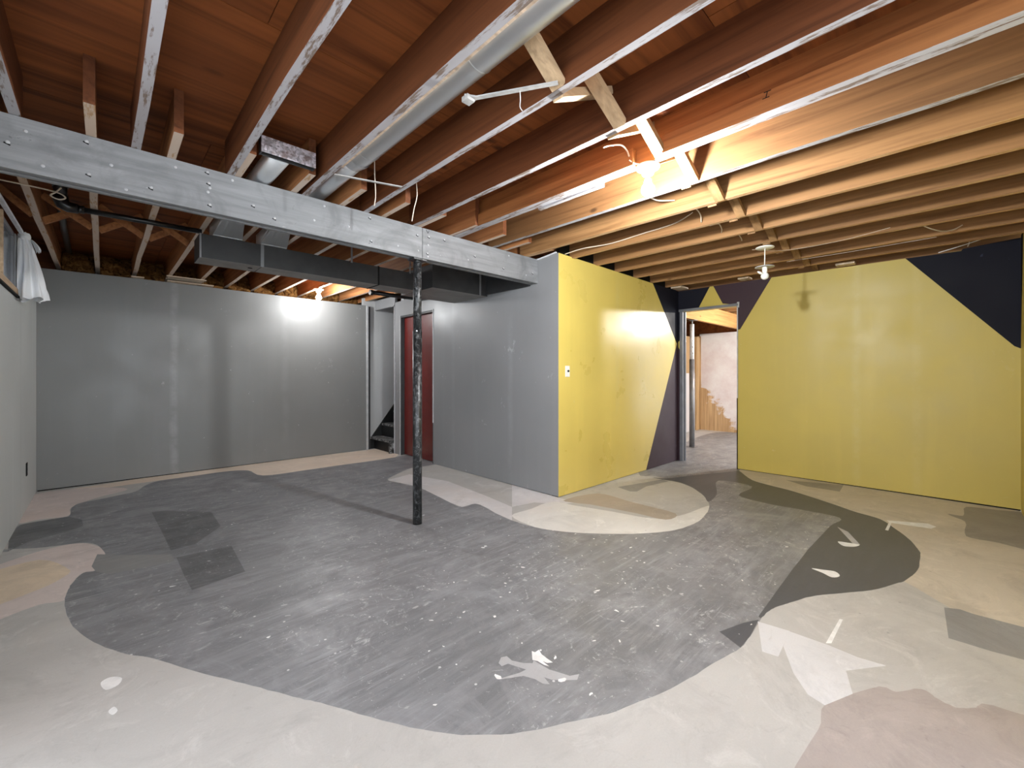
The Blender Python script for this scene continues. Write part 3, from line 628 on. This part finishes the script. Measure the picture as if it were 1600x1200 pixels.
# ------------------------------------------------------------------ ducts
duct = tag(empty('main_duct', (1.3, 4.1, 2.10)), 'long charcoal rectangular air duct hanging behind the grey beam', 'duct')
def ductbox(x0, x1, y0, y1, z0, z1, nm='duct_section', par=duct):
    m = MB().box(x0, x1, y0, y1, z0, z1, 0, mb=1); return m.build(nm, [M_DUCT, M_DUCTB], par, (x0, y0, z0), bevel=.002)
D = [.535, 1.06, 1.995, 2.452]
for a, b in ((.535, .960), (.963, 1.995), (1.998, 2.450)): ductbox(a, b, 4.005, 4.262, 2.10, 2.283)
ductbox(2.453, 3.197, 3.73, 4.37, 2.098, 2.345, 'plenum')
for x in (.535, .962, 3.09):
    y = 4.005 if x < 2.4 else 3.73; z1 = 2.284 if x < 2.4 else 2.346
    MB().box(x-.012 if x > .6 else x, x+.012, y-.004, y, 2.097, z1).build('joint_strip', M_GPOST, duct, (x, y, 2.1))
MB().box(1.99, 2.003, 3.999, 4.265, 2.096, 2.287).build('joint_strip', M_DARK, duct, (2, 4, 2.1))
MB().tube([(.90, 4.13, 2.0985), (.90, 4.13, 2.1)], .018, 12).build('plug', M_DARK, duct)
MB().box(3.176, 3.197, 3.046, 3.728, 2.115, 2.37).build('side_panel', M_DUCT, duct, (3.18, 3.05, 2.12))
for x in (1.72, 2.35):
    MB().bar((x, 3.998, 2.27), (x, 3.998, 2.583), .018, .0015, 0, (0, 1, 0)).build('hanger_strap', M_GPOST, duct, (x, 4, 2.27))
# round branch with take-offs
def ring(c, r, n, axis='y'):
    return [(c[0]+r*math.cos(2*math.pi*i/n), c[1], c[2]+r*math.sin(2*math.pi*i/n)) for i in range(n)]
def takeoff(xc, label):
    e = tag(empty('duct_takeoff', (xc, 3.9, 2.285)), label, 'duct fitting')
    n = 16; A = ring((xc, 3.66, 2.45), .062, n)
    sq = []
    for i in range(n):
        t = 2*math.pi*i/n; cx, cz = math.cos(t), math.sin(t); k = 1/max(abs(cx), abs(cz))
        sq.append((xc+cx*k*.10, 4.0+.0*cz, 2.345+cz*k*.055))
    MB().loft(A, sq, 0, False, False).build('tapered_boot', M_GALV, e)
    MB().box(xc-.10, xc+.10, 4.001, 4.16, 2.286, 2.40).build('boot_base', M_GALV, e, bevel=.002)
    MB().tube([(xc, 3.655, 2.45), (xc, 3.675, 2.45)], .066, 20).build('collar', M_GALV, e)
takeoff(.72, 'shiny galvanised tapered take-off on the charcoal duct, nearest its left end')
takeoff(1.05, 'shiny galvanised tapered take-off on the charcoal duct, second from its left end')
rd = tag(empty('round_duct', (1.09, 1.0, 2.49)), 'long silver round duct running between two white-edged joists to the ceiling front', 'duct')
MB().tube([(1.083, -.5, 2.49), (1.083, 2.42, 2.49)], .076, 32, cap=False).build('long_pipe', M_GALV, rd)
MB().tube([(1.083, 2.40, 2.49), (1.083, 2.44, 2.49), (1.08, 2.50, 2.483)], [.079, .079, .067], 32, cap=False).build('reducer', M_GALV, rd)
MB().tube([(1.08, 2.49, 2.482), (1.075, 2.7, 2.475), (1.06, 3.1, 2.455), (1.05, 3.655, 2.45)], .065, 28).build('short_pipe', M_GALV, rd)
m = MB()
for y in (.3, 1.32, 2.3): m.tube([(1.083, y-.004, 2.49), (1.083, y, 2.49), (1.083, y+.004, 2.49)], [.0765, .079, .0765], 32, cap=False)
m.build('crimp_rings', M_GALV, rd)['kind'] = 'stuff'
m = MB().tube([(.72, 2.606, 2.437), (.72, 3.655, 2.45)], .06, 28); b2 = tag(m.build('branch_duct', M_GALV, origin=(.72, 2.6, 2.46)), 'short dull silver round duct above the beam behind the speckled register box', 'duct')
rb = tag(empty('register_box', (.74, 2.55, 2.40)), 'speckled galvanised rectangular register box between joists above the beam', 'duct box')
MB().box(.607, .885, 2.545, 2.552, 2.386, 2.472, 0).build('front_flange', M_SPANG, rb, (.607, 2.55, 2.386), bevel=.001)
MB().box(.607, .613, 2.552, 2.604, 2.386, 2.472).box(.879, .885, 2.552, 2.604, 2.386, 2.472).box(.607, .885, 2.598, 2.604, 2.39, 2.472).box(.607, .885, 2.552, 2.604, 2.468, 2.473).build('box_shell', M_DUCT, rb)

# ------------------------------------------------------------------ plumbing
def pipe(name, pts, r, mat, label, cat='pipe', extra=None):
    e = tag(empty(name, pts[0]), label, cat); MB().tube(pts, r, 20).build('pipe_run', mat, e)
    for q in extra or []: MB().tube(q[0], q[1], 20).build(q[2], mat, e)
    return e
pipe('drain_pipe', [(-.205, 4.2, 2.583), (-.205, 4.2, 2.40)], .034, M_ABS, 'black plastic drain pipe with elbow under the left joists behind the beam',
     extra=[([(-.205, 4.2, 2.41), (-.203, 4.2, 2.385), (-.192, 4.2, 2.358), (-.168, 4.2, 2.345), (-.12, 4.2, 2.343)], [.041, .041, .040, .036, .031], 'elbow'),
            ([(-.13, 4.2, 2.3435), (.2, 4.2, 2.346), (.575, 4.2, 2.348)], .0195, 'side_run'), ([(-.205, 4.2, 2.53), (-.205, 4.2, 2.47)], .040, 'coupling'), ([(-.13, 4.2, 2.3435), (-.09, 4.2, 2.3435)], .026, 'reducer')])
pipe('vent_pipe', [(-.22, 4.26, 2.50), (-.25, 5.5, 2.52), (-.262, 6.62, 2.53)], .024, M_ABSG, 'dark grey plastic pipe running back beside the leftmost joist', extra=[([(-.22, 4.25, 2.50), (-.221, 4.34, 2.501)], .030, 'coupling')])
pipe('waste_pipe', [(2.47, 5.17, 2.25), (3.19, 5.17, 2.25)], .026, M_ABS, 'short black plastic pipe behind the duct above the red door', extra=[([(2.46, 5.17, 2.25), (2.50, 5.17, 2.25)], .034, 'coupling')])

# ------------------------------------------------------------------ doors
d1 = tag(empty('door_1', (3.25, 5.28, 0)), kind='structure')
MB().box(3.255, 3.292, 4.86, 5.70, .008, 2.04).build('door_slab', M_RED, d1, (3.255, 5.28, 0), bevel=.002)
MB().box(3.2, 3.299, 5.700, 5.7145, 0, 2.064).build('jamb', M_JAMBD, d1); MB().box(3.2, 3.299, 4.851, 4.863, 0, 2.064).build('jamb', M_JAMBD, d1)
MB().box(3.2, 3.299, 4.863, 5.70, 2.042, 2.064).build('head_jamb', M_JAMBD, d1)
MB().box(3.192, 3.2, 4.842, 4.852, .55, 2.075).build('casing_edge', M_JAMBL, d1); MB().box(3.194, 3.2, 4.852, 5.72, 2.060, 2.068).build('casing_edge', M_JAMBD, d1)
MB().box(3.192, 3.2, 5.7145, 5.73, 0, 2.075).build('casing_edge', M_JAMBL, d1)
dh = MB().box(3.246, 3.255, 4.885, 4.905, 1.00, 1.075).build('finger_pull', M_WPL, d1, bevel=.002); dh['label'] = 'white finger pull'
d2 = tag(empty('door_2', (5.85, 2.26, 0)), kind='structure')
MB().box(5.785, 5.80, 2.60, 2.645, 0, 2.07).build('casing', M_FRAME, d2, bevel=.003)
MB().box(5.79, 5.92, 2.612, 2.622, 0, 2.07).build('jamb', M_JAMBL, d2)
MB().box(5.84, 5.86, 2.585, 2.612, 0, 2.07).build('door_stop', M_FRAME, d2)
MB().box(5.775, 5.80, 1.885, 2.655, 2.068, 2.10).build('head_casing', M_FRAME, d2, bevel=.003)
MB().box(5.775, 5.803, 1.875, 1.90, 2.045, 2.115).build('casing_end', M_JAMBL, d2, bevel=.002)
MB().box(5.788, 5.80, 1.893, 1.905, .9, 2.068).build('casing_edge', M_JAMBL, d2)
MB().box(5.79, 5.9, 1.897, 1.906, 0, .9).build('jamb', M_DARK, d2)

# ------------------------------------------------------------------ staircase
st = tag(empty('staircase', (3.1, 6.2, 0)), 'steep worn black wooden stairs rising behind the end of the grey wall', 'stairs')
for i in range(8):
    z = .2*(i+1); x = 3.10+.205*i
    MB().box(x, x+.235, 5.93 if i else 5.90, 6.515, z-.032, z).build('tread', M_STAIR, st, (x, 6.2, z), bevel=.004)
    MB().box(x+.20, x+.215, 5.93, 6.515, z, z+.168).build('riser', M_BLACK, st, (x+.2, 6.2, z))
MB().box(3.175, 3.19, 5.93, 6.515, 0, .165).build('riser', M_BLACK, st, (3.18, 6.2, 0))
def stringer(y0, y1):
    m = MB(); pr = [(3.085, 0), (3.085, .13), (3.60, .79), (4.85, 2.02), (4.85, 1.6), (3.40, 0)]
    m.loft([(x, y0, z) for x, z in pr], [(x, y1, z) for x, z in pr]); return m.build('stringer', M_BLACK, st)
stringer(6.516, 6.539)
tag(st.children[-1])
m = MB(); pr = [(3.17, 0), (3.17, .17), (3.4, .17), (4.85, 1.6), (4.85, 1.2), (3.40, 0)]
m.loft([(x, 5.90, z) for x, z in pr], [(x, 5.925, z) for x, z in pr]).build('stringer', M_STAIR, st)
MB().box(3.12, 3.155, 5.897, 5.93, 0, .167).build('newel_block', M_STAIR, st)

# ------------------------------------------------------------------ window and curtain
wn = tag(empty('window_1', (-.487, 4.5, 1.85)), kind='structure')
MB().box(-.60, -.475, 3.9, 5.09, 1.84, 1.868).build('window_sill', W_SILLW, wn, (-.5, 4.5, 1.85), bevel=.003)
MB().box(-.489, -.470, 3.9, 5.12, 1.800, 1.815).build('apron', M_DARK, wn)
MB().box(-.487, -.474, 3.9, 5.10, 1.815, 1.840).build('apron', W_SILLW, wn)
MB().box(-.525, -.497, 3.92, 5.08, 1.868, 1.90).box(-.525, -.497, 5.045, 5.08, 1.9, 2.3).box(-.525, -.497, 4.42, 4.45, 1.9, 2.3).box(-.525, -.497, 3.92, 5.08, 2.27, 2.305).build('window_frame', M_GPOST, wn)
MB().box(-.513, -.509, 3.93, 5.07, 1.89, 2.28).build('pane', M_GLASS, wn)
MB().box(-.60, -.49, 5.081, 5.0895, 1.868, 2.3).build('window_jamb', M_GPOST, wn)
MB().box(-.495, -.478, 4.395, 4.425, 1.868, 2.30).build('window_stop', W_SILLW, wn)
rail = tag(MB().bar((-.47, 3.95, 2.318), (-.458, 5.075, 2.315), .022, .022).build('curtain_rail', M_WPAINT, origin=(-.46, 4.6, 2.317)), 'thin pale rail above the small high window', 'rail')
cur = tag(empty('curtain', (-.42, 5.16, 1.8)), 'white cloth curtain knotted at the top beside the small high window', 'curtain')
m = MB(); nz, nu = 34, 64
for i in range(nz+1):
    t = i/nz; z = 2.275-.47*t
    wX = .030+.055*min(1, t*1.15)**.8; wY = .035+.105*min(1, t*1.05)
    cx = -.452+.032*t; cy = 5.135+.05*t
    for j in range(nu):
        a = 2*math.pi*j/nu
        fold = 1+(.10+.16*t)*math.sin(7*a+1.3*math.sin(3*t+a))+.07*math.sin(15*a+4*t)
        x = cx+wX*fold*math.cos(a); y = cy+wY*fold*math.sin(a); x = max(x, -.483)
        m.v.append((x, y, z+(.012*math.sin(5*a) if i == nz else 0)))
for i in range(nz):
    for j in range(nu):
        m.f.append((i*nu+j, i*nu+(j+1) % nu, (i+1)*nu+(j+1) % nu, (i+1)*nu+j)); m.mi.append(0); m.sm.append(True)
m.build('drape', M_FABRIC, cur)
def lump(c, rx, ry, rz, seed, amp=.25, n=22, k=14):
    m = MB(); off = Vector((seed*3.1, seed*1.7, 0))
    for i in range(k+1):
        ph = math.pi*i/k
        for j in range(n):
            th = 2*math.pi*j/n; d = Vector((math.sin(ph)*math.cos(th), math.sin(ph)*math.sin(th), math.cos(ph)))
            q = 1+amp*noise.noise(d*2.1+off)+amp*.5*noise.noise(d*5+off)
            m.v.append((c[0]+d.x*rx*q, c[1]+d.y*ry*q, c[2]+d.z*rz*q))
    for i in range(k):
        for j in range(n): m.f.append((i*n+j, i*n+(j+1) % n, (i+1)*n+(j+1) % n, (i+1)*n+j)); m.mi.append(0); m.sm.append(True)
    return m
lump((-.447, 5.125, 2.295), .034, .05, .032, 1, .4).build('knot', M_FABRIC, cur)
m = MB(); n1 = 14
for i in range(n1+1):
    t = i/n1
    for j in range(9):
        u = j/8; r = .02+.115*u
        a = -.5+1.5*t
        m.v.append((-.435+r*math.cos(a)*.55, 5.15+r*math.sin(a)*1.0+.02*u, 2.285-.075*u*u+.010*math.sin(9*t*3+u*2)*u))
for i in range(n1):
    for j in range(8): m.f.append((i*9+j, i*9+j+1, (i+1)*9+j+1, (i+1)*9+j)); m.mi.append(0); m.sm.append(True)
fl_ = m.build('loose_flap', M_FABRIC, cur, fix=False); so = fl_.modifiers.new('s', 'SOLIDIFY'); so.thickness = .002

# ------------------------------------------------------------------ lamps
def globe(c, r, top, neck=.016):
    prof = [(neck, top)]
    for i in range(1, 15):
        a = math.pi*(.16+.84*i/14); prof.append((max(r*math.sin(a), .0005), r*math.cos(a)))
    return MB().lathe(c, prof, 24)
def ceiling_lamp(name, x, y, zc, label, mat=None):
    e = tag(empty(name, (x, y, ZB)), label, 'lamp')
    MB().lathe((x, y, ZB-.004), [(0.0005, 0), (.064, 0), (.066, -.006), (.060, -.014), (.036, -.022), (.032, -.044), (.026, -.050), (.0005, -.050)], 32).build('lamp_holder', M_WPL, e)
    o = globe((x, y, zc), .036, .058).build('bulb', mat or M_BULB, e)
    return e, o
e, b = ceiling_lamp('ceiling_lamp', L1[0], L1[1], L1[2], 'lit bare bulb in a white ceiling holder on the lamp joist')
e2, b2_ = ceiling_lamp('ceiling_lamp', L2[0], L2[1], L2[2], 'lit bare bulb in a white ceiling holder near the back wall', M_BULB2)
e3, b3 = ceiling_lamp('ceiling_lamp', L3[0], L3[1], 2.27, 'lit bare bulb in a white ceiling holder beyond the doorway', M_BULB3)
pd = tag(empty('pendant_lamp', (4.32, 1.185, 2.355)), 'unlit white pendant bulb on a rod with two discs before the yellow wall', 'lamp')
px, py = 4.32, 1.185
MB().lathe((px, py, 2.352), [(.0005, .006), (.012, .004), (.074, -.002), (.076, -.008), (.070, -.012), (.014, -.014), (.0005, -.014)], 32).build('ceiling_rose', M_WPL, pd)
MB().tube([(px, py, 2.34), (px+.006, py+.004, 2.18)], .0045, 10).build('rod', M_WPL, pd)
m = MB().lathe((px+.006, py+.003, 2.185), [(.0005, .004), (.03, .002), (.078, -.010), (.079, -.013), (.03, -.004), (.0005, -.002)], 32).build('disc_shade', M_WPAINT, pd)
MB().lathe((px+.008, py+.003, 2.178), [(.0005, 0), (.019, 0), (.021, -.006), (.021, -.045), (.019, -.05), (.0005, -.05)], 20).build('socket', M_WPL, pd)
globe((px+.008, py+.003, 2.092), .033, .045, .015).build('bulb', M_WPL, pd)
MB().tube([(px-.012, py+.01, 2.108), (px-.035, py+.03, 2.118), (px-.05, py+.045, 2.13)], [.009, .011, .006], 10).build('side_knob', M_WPL, pd)

# ------------------------------------------------------------------ wall fittings
sw = tag(empty('light_switch', (3.335, 2.667, 1.23)), 'white light switch plate with black toggle on the yellow side wall', 'switch')
MB().box(3.302, 3.368, 2.664, 2.6695, 1.175, 1.285).build('cover_plate', M_WPL, sw, (3.335, 2.667, 1.23), bevel=.002)
MB().bar((3.337, 2.664, 1.228), (3.342, 2.652, 1.240), .010, .018).build('toggle', M_DARK, sw)
ou = tag(empty('wall_outlet', (-.484, 5.71, .36)), 'black outlet box low on the left grey wall', 'outlet')
MB().box(-.4865, -.481, 5.675, 5.745, .30, .415).build('cover_plate', M_DARK, ou, (-.484, 5.71, .36), bevel=.002)
MB().box(-.481, -.4795, 5.695, 5.725, .325, .345).build('socket', M_BLACK, ou)
MB().box(-.481, -.4795, 5.695, 5.725, .37, .39).build('socket', M_BLACK, ou)
# metal bar on top of the grey wall return and small hooks
tag(MB().bar((3.192, 2.95, 2.366), (3.192, 2.69, 2.392), .016, .010).build('metal_bar', M_WPAINT, origin=(3.19, 2.82, 2.38)), 'short white metal bar along the wall top at the beam end', 'bar')
# loose laths on top of the back wall
for i, (a, b, y, z) in enumerate(((.55, 1.0, 6.40, 2.2985), (.545, .93, 6.425, 2.3595), (.56, .92, 6.515, 2.3595), (.55, .91, 6.61, 2.3595))):
    o = MB().box(0, b-a, 0, .085 if i == 0 else .07, 0, .011).build('wooden_lath', W_PALE, origin=(0, 0, 0), bevel=.001); o.location = (a, y, z); o.rotation_euler = (0, 0, R.uniform(-.015, .015))
    tag(o, ['pale wooden lath lying on the back wall top, lowest of the four', 'pale lath nailed under the joists over the back wall, nearest of three', 'pale lath nailed under the joists over the back wall, middle of three', 'pale lath nailed under the joists over the back wall, farthest of three'][i], 'lath', 'laths over the back wall')
tag(MB().box(.235, .345, 6.42, 6.52, 2.302, 2.312).build('wooden_shim', W_PALE, origin=(.29, 6.47, 2.3)), 'small pale wooden shim under a joist on the back wall', 'shim')

# insulation batts behind the wall top, one per joist bay
for i in range(len(BX)-1):
    a, b = BX[i]+JW+.002, BX[i+1]-JW-.002; c = ((a+b)/2, 6.83, 2.45)
    m = MB(); nx, ny = 14, 16
    for jy in range(ny+1):
        for jx in range(nx+1):
            u, v_ = jx/nx, jy/ny; th = math.pi*v_
            x = a+(b-a)*u; n0 = noise.noise(Vector((x*9, v_*4, i*2.3))); n2 = noise.noise(Vector((x*28, v_*11, i*1.3)))
            rr_ = 1+.35*n0+.18*n2
            y = 7.0-(.14*math.sin(th)+.04)*rr_-.0; z = 2.30+.27*v_+.012*n0*math.sin(th)
            m.v.append((x, y, min(z, 2.58)))
    for jy in range(ny):
        for jx in range(nx):
            q = jy*(nx+1)+jx; m.f.append((q, q+1, q+nx+2, q+nx+1)); m.mi.append(0); m.sm.append(True)
    o = m.build('insulation_batt', M_INSUL, origin=c, fix=False); so = o.modifiers.new('s', 'SOLIDIFY'); so.thickness = .03; so.offset = 1
    tag(o, 'brown-yellow fibreglass batt over the back wall, %s joist bay from the left' % ('first','second','third','fourth','fifth','sixth','seventh','eighth','ninth','tenth','eleventh','twelfth')[i], 'insulation', 'fibreglass batts above the back wall')

# ------------------------------------------------------------------ cables and scraps
def curve(pts, k=8):
    out = []; P = [Vector(p) for p in pts]; n = len(P)
    for i in range(n-1):
        p0, p1, p2, p3 = P[max(i-1, 0)], P[i], P[i+1], P[min(i+2, n-1)]
        for j in range(k):
            t = j/k; out.append(.5*((2*p1)+(p2-p0)*t+(2*p0-5*p1+4*p2-p3)*t*t+(3*p1-p0-3*p2+p3)*t**3))
    out.append(P[-1]); return out
def cable(pts, r, mat, label, name='cable', cat='cable'):
    o = MB().tube(curve(pts), r, 7).build(name, mat, origin=pts[0]); return tag(o, label, cat)
cable([(-.60, 3.93, 2.355), (-.42, 3.96, 2.366), (-.26, 3.955, 2.362), (-.195, 3.94, 2.35), (-.17, 3.93, 2.325), (-.20, 3.93, 2.308), (-.235, 3.935, 2.325), (-.215, 3.945, 2.352), (-.19, 3.95, 2.39)], .0045, M_CORD, 'ivory cable with a small loop beside the black pipe elbow')
cable([(1.20, 2.462, 2.583), (1.203, 2.462, 2.42), (1.208, 2.462, 2.30), (1.203, 2.47, 2.235)], .0028, M_CORD, 'thin ivory wire dangling beside the round duct above the beam')
cable([(1.50, 2.48, 2.582), (1.505, 2.483, 2.50), (1.512, 2.485, 2.39), (1.50, 2.50, 2.31), (1.492, 2.515, 2.225)], .0035, M_CORD, 'ivory wire dangling near the beam between middle joists')
cable([(2.02, 1.36, 2.47), (2.05, 1.345, 2.485), (2.085, 1.29, 2.482), (2.115, 1.27, 2.455), (2.125, 1.26, 2.42)], .0045, M_CORD, 'ivory cable curling out of the joist left of the lit lamp')
cable([(2.125, 1.26, 2.40), (2.14, 1.235, 2.378), (2.17, 1.20, 2.37)], .0035, M_CORDW, 'short white wire end entering the lit lamp holder')
cable([(2.63, 1.47, 2.43), (2.80, 1.45, 2.425), (2.90, 1.42, 2.44), (2.985, 1.40, 2.46)], .005, M_CORD, 'ivory cable looping right of the lit bulb')
cable([(3.285, 2.66, 2.385), (3.30, 2.45, 2.40), (3.385, 2.2, 2.41), (3.40, 1.9, 2.43), (3.41, 1.6, 2.45), (3.41, 1.45, 2.50)], .0045, M_CORD, 'long ivory cable stapled along a joist from the wall corner')
cable([(3.21, 1.43, 2.46), (3.27, 1.38, 2.475), (3.33, 1.36, 2.44), (3.40, 1.38, 2.40)], .0045, M_CORD, 'curled ivory cable end in the third bay right of the lamp')
cable([(3.62, 1.40, 2.43), (3.70, 1.36, 2.455), (3.77, 1.36, 2.43), (3.82, 1.38, 2.415)], .0045, M_CORD, 'curled ivory cable end in the fourth bay right of the lamp')
cable([(4.0, 1.37, 2.44), (4.08, 1.34, 2.455), (4.15, 1.33, 2.43), (4.20, 1.34, 2.42)], .0045, M_CORD, 'curled ivory cable end left of the pendant lamp')
cable([(4.70, .19, 2.40), (4.82, .12, 2.372), (4.93, .06, 2.366), (5.02, -.0, 2.385), (5.06, -.05, 2.42)], .0045, M_CORD, 'sagging ivory cable between joists near the navy corner')
cable([(5.70, .10, 2.352), (5.71, -.04, 2.385), (5.72, -.2, 2.43), (5.70, -.39, 2.50)], .004, M_CORDW, 'white cable rising over the navy triangle to the corner')
cable([(5.55, .02, 2.46), (5.60, -.1, 2.50), (5.62, -.25, 2.515), (5.64, -.39, 2.545)], .004, M_CORDW, 'upper white cable running to the far right corner')
cable([(5.58, -.02, 2.50), (5.66, -.07, 2.50), (5.70, -.09, 2.45), (5.735, -.10, 2.41), (5.74, -.09, 2.378)], .004, M_CORD, 'ivory cable hooked down onto the wall top above the navy triangle')
cable([(4.36, 1.30, 2.362), (4.62, 1.1, 2.366), (4.64, .7, 2.366), (4.52, .35, 2.37)], .0018, M_CORD, 'thin ivory wire along the joists right of the pendant lamp')
cable([(5.10, 1.2, 2.366), (5.12, .7, 2.366), (5.10, .1, 2.366)], .0018, M_CORD, 'thin ivory wire along the joist nearest the yellow wall')
cable([(.97, 3.6, 2.33), (1.0, 3.58, 2.31), (1.10, 3.56, 2.305), (1.20, 3.55, 2.335)], .004, M_CORDW, 'white wire looped below the beam beside the second take-off')
# folded hanger strap and cross strip
hs = tag(empty('hanger_strap', (1.127, 1.41, 2.366)), 'bent white metal hanger strap hanging between joists near the round duct', 'strap')
MB().bar((1.13, 1.405, 2.366), (1.315, 1.10, 2.369), .020, .006).bar((1.10, 1.43, 2.372), (1.135, 1.40, 2.366), .026, .008).build('strap_arm', M_STRAP, hs)
MB().box(1.095, 1.135, 1.405, 1.445, 2.352, 2.374).build('strap_clip', M_STRAP, hs, bevel=.002)
MB().tube(curve([(1.235, 1.235, 2.362), (1.237, 1.235, 2.33), (1.236, 1.236, 2.30), (1.246, 1.232, 2.285)]), .0018, 6).build('wire_tail', M_CORDW, hs)
tag(MB().bar((.975, 2.51, 2.368), (1.345, 2.385, 2.368), .017, .004).build('metal_strip', M_STRAP, origin=(1.16, 2.45, 2.368)), 'flat white metal strip nailed across two joists below the round duct', 'strip')

# ------------------------------------------------------------------ room beyond the doorway: beam and post
ub2 = tag(empty('utility_beam', (7.5, 2.98, 2.12)), 'orange-brown timber beam crossing the room beyond the doorway', 'beam')
W_GLU = wood('orange_beam_wood', (.55, .30, .11, 1), (.42, .2, .07, 1), 0)
MB().box(5.95, 9.39, 2.94, 2.975, 2.10, 2.372).build('plank', W_GLU, ub2, (7, 2.94, 2.1)); MB().box(5.95, 9.39, 2.98, 3.015, 2.105, 2.372).build('plank', W_GLU, ub2, (7, 2.98, 2.1))
up = tag(empty('utility_post', (7.02, 3.0, 0)), 'slim grey telescoping steel post seen through the doorway', 'post')
MB().tube([(7.02, 3.0, .006), (7.02, 3.0, 1.45)], .042, 24).build('lower_tube', M_GPOST, up)
MB().tube([(7.02, 3.0, 1.45), (7.02, 3.0, 2.03)], .034, 24).build('upper_tube', M_WPAINT, up)
MB().tube([(7.02, 3.0, 2.03), (7.02, 3.0, 2.09)], .014, 12).build('jack_screw', M_GPOST, up)
MB().box(6.95, 7.09, 2.93, 3.03, 2.09, 2.0995).build('top_plate', M_GPOST, up); MB().box(6.95, 7.09, 2.93, 3.07, 0, .006).build('base_plate', M_GPOST, up)
m = MB()
for z in (1.55, 1.65, 1.75): m.tube([(7.02-.024, 3.0-.0245, z), (7.02-.0246, 3.0-.0252, z)], .007, 8)
m.build('pin_holes', M_DARK, up)['kind'] = 'stuff'
